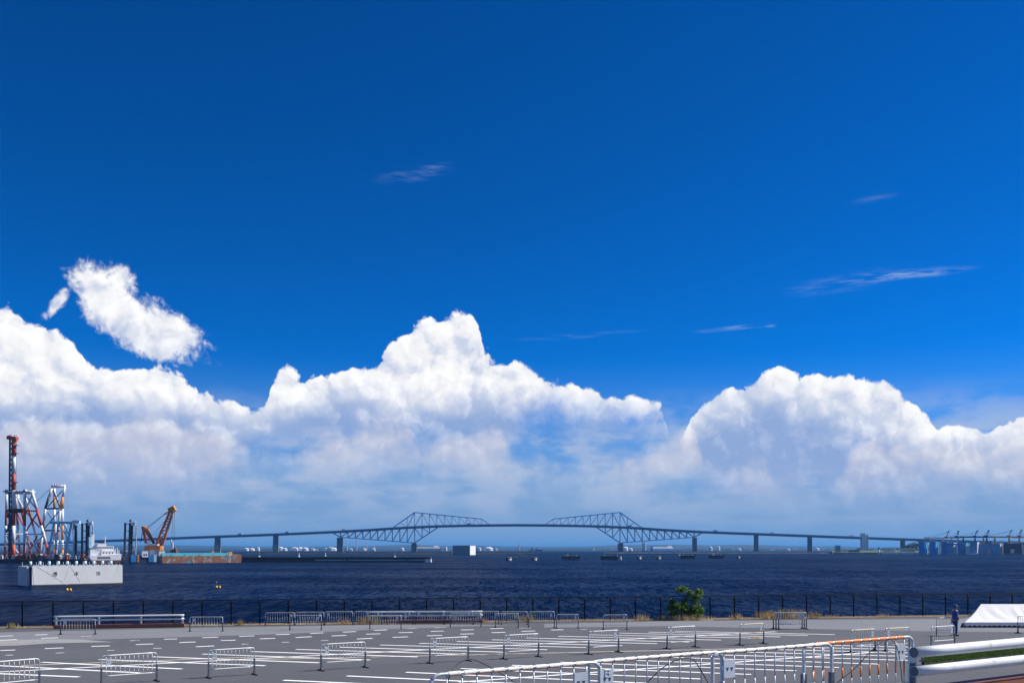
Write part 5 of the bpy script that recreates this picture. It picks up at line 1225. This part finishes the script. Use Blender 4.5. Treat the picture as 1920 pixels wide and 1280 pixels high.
for i in range(31):
    x = A(1685 + i * 14, 0, 2600).x; h = 16 * min(1, i / 4) * (1 + .25 * mnoise.noise((i * .4, 4, 2))) + (8 if i > 10 else 0) * min(1, (i - 10) / 4 if i > 10 else 0)
    hill.append([(x, 2560, SEA), (x, 2600, SEA + h), (x, 2700, SEA + h * 1.2), (x, 2800, SEA)])
struct(MB().quadmesh(hill).build('wooded_hill', mat('hill_woods', (.045, .07, .025), .95, .5, .03, bump=1.5), smooth=True))
def shore_tree(px, d, h, w, lab, z=None):
    p = wet(px, 1036, d); p.z = SEA + (z if z is not None else 5); t = thing('shore_tree', lab, 'tree', p, 'trees on the right shore'); rg = random.Random(int(px * 7))
    MB().tube((0, 0, 0), (0, 0, h * .5), h * .03, 5).build('trunk', bark, t); m_ = MB()
    for _ in range(7): leaves(m_, (rg.uniform(-w, w) * .5, rg.uniform(-w, w) * .4, h * rg.uniform(.4, .8)), 60, (w * .5, w * .5, h * .25), rg, h * .13)
    struct(m_.build('crown', leaf_dark, t), 'stuff')
leaf_dark = leaf_mat('dark_tree_leaf', (.035, .06, .018))
for i, (px, h, w) in enumerate(((1579, 3, 4), (1610, 6, 5), (1634, 5, 6), (1657, 5, 5), (1668, 7, 7), (1683, 6, 5), (1702, 6, 6), (1718, 6, 6))):
    shore_tree(px, DL + 40, h, w, f'{ORD[i]} small tree from the left along the right shore')
for i, (px, h, w) in enumerate(((1703, 13, 9), (1711, 16, 11), (1719, 17, 11), (1727, 17, 12))): shore_tree(px, 1900, h, w, f'{ORD[i]} of the taller dark trees left of the blue floating dock')
for x0, x1, yt, m_, lab in ((1568, 1576, 1022.5, mat('teal_glass', (.16, .30, .38), .3, .1, .1), 'small teal glass control building at the start of the right shore'), (1578, 1588, 1031, tank_w, 'small white hut at the water left of the stair tower'), (1592, 1612, 1031, deck_p, 'long dark roofed shelter left of the stair tower'), (1660, 1678, 1027, tank_w, 'low white building in the middle of the right shore'), (1688, 1702, 1028, lblue_p, 'pale blue building on the right shore'), (1703, 1716, 1029, tank_g, 'grey low building left of the blue dock')):
    d = DL + 30; p = wet((x0 + x1) / 2, 1037, d); p.z = SEA + 3.5; w = (x1 - x0) / F * d; h = A(0, yt, d).z - p.z; t = thing('shore_building', lab, 'building', p, 'buildings on the right shore')
    MB().span(-w / 2, w / 2, 0, 8, -1, h).build('wall', m_, t); MB().span(-w / 2 - .4, w / 2 + .4, -.4, 8.4, h, h + .5).build('roof', deck_m, t)
    n = max(2, int(w / 4))
    for k in range(n): MB().box((-w / 2 + w * (k + .5) / n, -.03, h * .55), (w / n * .5, .1, h * .3)).build('window', glass_d, t)
t = thing('harbour_light', 'small white harbour light with dark top on the right shore quay', 'beacon', wet(1648, 1038, DL - 8))
MB().lathe((0, 0, -1), [(1.6, 0), (1.1, 8.5)], 12).build('tower', tank_w, t, smooth=True); MB().lathe((0, 0, 7.5), [(1.5, 0), (1.6, 3.2), (.6, 4.2)], 10).build('lantern', mat('dark_green', (.02, .07, .05), .5, .1, .5), t)

# floating docks and caissons at the right edge
dock_b = mat('dock_blue', (.015, .22, .66), .5, .08, .1); dock_lit = mat('dock_blue_lit', (.05, .36, .62), .5, .08, .1); slate = mat('dock_slate', (.18, .32, .52), .6, .08, .1); slate_lit_pale = mat('dock_pale_and_lit', (.58, .62, .68), .6, .06, .1); maroon = mat('maroon_hull', (.055, .018, .030), .6, .2, .1)  # light blue and pale tones paint sunlight on right faces; pale walls share one
DD = sea_d(1039.6)
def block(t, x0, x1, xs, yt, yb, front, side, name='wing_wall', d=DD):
    """a turned block: shaded front from column x0 to x1, right side in its sunlit tone on to column xs"""
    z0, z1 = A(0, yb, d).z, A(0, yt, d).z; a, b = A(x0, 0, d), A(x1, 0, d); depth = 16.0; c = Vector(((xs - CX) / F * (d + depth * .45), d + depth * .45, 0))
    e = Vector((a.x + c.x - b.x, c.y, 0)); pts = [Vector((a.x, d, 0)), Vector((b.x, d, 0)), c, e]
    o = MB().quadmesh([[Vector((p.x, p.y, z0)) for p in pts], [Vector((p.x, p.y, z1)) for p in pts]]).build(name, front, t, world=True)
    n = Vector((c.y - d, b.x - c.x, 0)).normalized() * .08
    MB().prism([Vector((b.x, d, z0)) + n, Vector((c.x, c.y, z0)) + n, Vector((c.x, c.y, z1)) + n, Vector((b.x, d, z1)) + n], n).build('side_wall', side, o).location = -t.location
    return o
YB = 1039.6
t = thing('floating_dock', 'deep blue floating dock with two wing walls, leftmost at the right shore', 'dock', wet(1740, YB, DD))
block(t, 1722.5, 1733.5, 1739.5, 1015, YB, dock_b, dock_lit); block(t, 1742.8, 1754, 1760, 1015.3, YB, dock_b, dock_lit)
MB().span(A(1723, 0, DD).x, A(1757, 0, DD).x, DD + 7, DD + 18, SEA - 1, SEA + 1.2).build('pontoon', rust_deck, t, world=True)
MB().span(A(1722.5, 0, DD).x, A(1756, 0, DD).x, DD + 2, DD + 4, A(0, 1016, DD).z, A(0, 1014, DD).z).build('top_walk', orange_p, t, world=True)
t = thing('floating_dock', 'slate blue floating dock with bright blue end and inner wall toned as sunlit', 'dock', wet(1790, YB, DD))
block(t, 1765, 1776, 1777, 1015.2, YB, blue_p, dock_lit); block(t, 1776.2, 1788, 1794, 1017, YB, slate, slate_lit_pale); block(t, 1795.5, 1800, 1801, 1017, 1037, dock_b, dock_lit); block(t, 1800.5, 1811, 1815, 1017, YB, slate, dock_lit)
MB().span(A(1776, 0, DD).x, A(1811, 0, DD).x, DD + 9, DD + 20, SEA - 1, SEA + 2).build('pontoon', slate, t, world=True)
MB().span(A(1776, 0, DD).x, A(1811, 0, DD).x, DD - .15, DD, A(0, 1021.5, DD).z, A(0, 1018.5, DD).z).build('blue_stripe', dock_b, t, world=True)
for x in (1778, 1782, 1786, 1802, 1806, 1809): MB().tube((A(x, 0, DD).x, DD - .2, A(0, 1033, DD).z), (A(x, 0, DD).x, DD - .05, A(0, 1033, DD).z), .55, 10).build('port_hole', glass_d, t, world=True)
t = thing('floating_caisson', 'pale L shaped caisson with slate block between the docks', 'caisson', wet(1820, YB, DD - 6))
block(t, 1810.5, 1818, 1818.5, 1023, YB, slate_lit_pale, slate_lit_pale, 'pale_wall', DD - 6); block(t, 1818.6, 1832, 1836, 1015.5, 1037, slate, slate_lit_pale, 'slate_wall', DD - 5); MB().span(A(1818.6, 0, DD - 6).x, A(1832, 0, DD - 6).x, DD - 7, DD - 5.2, SEA - 1, A(0, 1037, DD).z).build('pale_base', slate_lit_pale, t, world=True)
t = thing('floating_dock', 'grey blue floating dock with dark portholes and a red doorway', 'dock', wet(1856, YB, DD))
block(t, 1836.3, 1848.5, 1849, 1018.8, YB, slate, slate); block(t, 1857.5, 1875, 1879.5, 1019, YB, slate, slate_lit_pale); MB().span(A(1848, 0, DD).x, A(1858, 0, DD).x, DD + .3, DD + 6, A(0, 1026, DD).z, A(0, 1018.8, DD).z).build('lintel', slate, t, world=True)
MB().span(A(1850.5, 0, DD).x, A(1853.5, 0, DD).x, DD + 6, DD + 7, SEA, A(0, 1027, DD).z).build('red_door', red_p, t, world=True); MB().span(A(1854, 0, DD).x, A(1857.3, 0, DD).x, DD + 2, DD + 6, SEA, A(0, 1026, DD).z).build('inner_wall', slate_lit_pale, t, world=True)
for x in (1838.5, 1844.5, 1861, 1867):
    for y, r in ((1033, .9), (1038.5, .7)): MB().tube((A(x, 0, DD).x, DD - .2, A(0, y, DD).z), (A(x, 0, DD).x, DD - .05, A(0, y, DD).z), r, 10).build('port_hole', hull_black, t, world=True)
t = thing('floating_dock', 'dark maroon floating dock hull near the right edge', 'dock', wet(1898, YB, DD))
block(t, 1881.5, 1894, 1894.5, 1018, YB, maroon, maroon); block(t, 1902, 1915, 1917, 1018.3, YB, maroon, maroon); MB().span(A(1893, 0, DD).x, A(1903, 0, DD).x, DD + 1, DD + 8, A(0, 1029, DD).z, A(0, 1018.3, DD).z).build('lintel', maroon, t, world=True); MB().span(A(1882, 0, DD).x, A(1915, 0, DD).x, DD - 1.2, DD - .2, SEA - .5, A(0, 1036.5, DD).z).build('fender_deck', mat('grey_fender', (.18, .15, .15), .8, .3, .2), t, world=True)
MB().span(A(1896, 0, DD).x, A(1901, 0, DD).x, DD + 2, DD + 4, SEA, A(0, 1031, DD).z).build('white_hut', tank_w, t, world=True)
t = thing('floating_caisson', 'pale caisson cut off by the right picture edge', 'caisson', wet(1926, YB, DD)); block(t, 1917.5, 1931, 1940, 1021, YB, slate_lit_pale, slate_lit_pale, 'pale_wall')
# gantry cranes behind the docks
DG = 1560.0
def gcrane(bx0, bx1, by, mb, mt, m_, mm, legs, lab, stays=True):
    t = thing('gantry_crane', lab, 'crane', wet((bx0 + bx1) / 2, 1037, DG), 'gantry cranes behind the docks'); k = DG / F
    MB().span(A(bx0, 0, DG).x, A(bx1, 0, DG).x, DG - 1.5, DG + 1.5, A(0, by + 1.6, DG).z, A(0, by - 1.2, DG).z).build('boom', m_, t, world=True)
    for off in (-1.4, 1.4): MB().bar(A(mb[0], mb[1], DG + off), A(mt[0], mt[1], DG + off), 1.0).build('mast_leg', mm, t, world=True)
    MB().box(A(mt[0] + .3, mt[1], DG), (2.0, 3.2, 1.7)).build('mast_head', mm, t, world=True)
    MB().box(A(mb[0], mb[1], DG), (5, 4.5, 3.2)).build('machine_house', mm, t, world=True)
    if stays:
        for off in (-1.2, 1.2): MB().bar(A(mt[0], mt[1] + 1, DG + off), A(bx0 + (4 if off > 0 else 18), by - 1.2, DG + off), .28).build('stay', dark_steel, t, world=True)
        MB().bar(A(mt[0], mt[1] + 1, DG), A(mb[0] + 8, by - 1, DG), .22).build('stay', dark_steel, t, world=True)
    for x in legs:
        for off in (-5, 5): MB().bar(A(x, by + 1, DG + off), (A(x, 0, DG).x, DG + off, SEA + 3), 1.5).build('leg', m_, t, world=True)
    return t
navy_c = mat('navy_crane', (.02, .035, .10), .5, .15, .1); gold_c = mat('golden_crane', (.80, .38, .05), .5, .12, .1); coral = mat('coral_crane', (.62, .16, .08), .5, .12, .1)
gcrane(1733, 1774, 1008, (1774, 1007), (1778.5, 995.5), tank_w, coral, (1745, 1768), 'gantry crane with white boom and red mast foot, leftmost behind the docks')
gcrane(1779, 1801, 1007, (1793, 1006), (1797, 995.5), tank_g, dark_steel, (1784, 1796), 'gantry crane with short grey boom, second behind the docks')
gcrane(1799, 1835, 1006, (1827, 1005.5), (1832.3, 995), navy_c, navy_c, (1806, 1828), 'navy gantry crane with the longer boom behind the docks')
gcrane(1836, 1853, 1006, (1848.5, 1005), (1853.5, 994.5), navy_c, navy_c, (1850,), 'navy gantry crane just left of the orange ones')
gcrane(1840, 1899, 1006, (1891, 1005), (1896.5, 993.8), gold_c, gold_c, (1844, 1865, 1892), 'orange gantry crane with the long boom behind the docks')
gcrane(1898, 1919, 1006.5, (1910.5, 1005), (1914.8, 993.5), gold_c, coral, (1911,), 'orange gantry crane nearest the right edge')
rng = random.Random(14)
for k, px in enumerate(sorted(rng.uniform(1735, 1915) for _ in range(22))):
    p = wet(px, 1020, DG + 20 + rng.uniform(0, 60)); w = rng.uniform(3, 8); h = A(0, rng.uniform(1012.5, 1017), DG).z - SEA
    mn_, m_ = rng.choice([('white', tank_w), ('white', tank_w), ('grey', tank_g), ('slate blue', slate)])
    t = thing('yard_building', f'small {mn_} building behind the floating docks, {nth(k + 1)} from the left', 'building', p, 'yard buildings behind the docks'); MB().span(-w / 2, w / 2, 0, 6, 0, h).build('wall', m_, t); MB().span(-w / 2 - .3, w / 2 + .3, -.3, 6.3, h, h + .4).build('roof', deck_m, t)

# ------------------------------------------------------------------ air
hz_m = bpy.data.materials.new('sea_air'); hz_m.use_nodes = True; N = NT(hz_m.node_tree); N.n.clear()
vol = N.new('ShaderNodeVolumePrincipled'); vol.inputs['Color'].default_value = (0.16, 0.50, 1.0, 1); vol.inputs['Density'].default_value = HAZE_D; vol.inputs['Anisotropy'].default_value = 0.1
mo = N.new('ShaderNodeOutputMaterial'); N.l.new(vol.outputs[0], mo.inputs['Volume'])
hz_o = MB().span(-31000, 31000, -60, 41000, SEA - 4, 125).build('haze', hz_m); struct(hz_o, 'stuff')
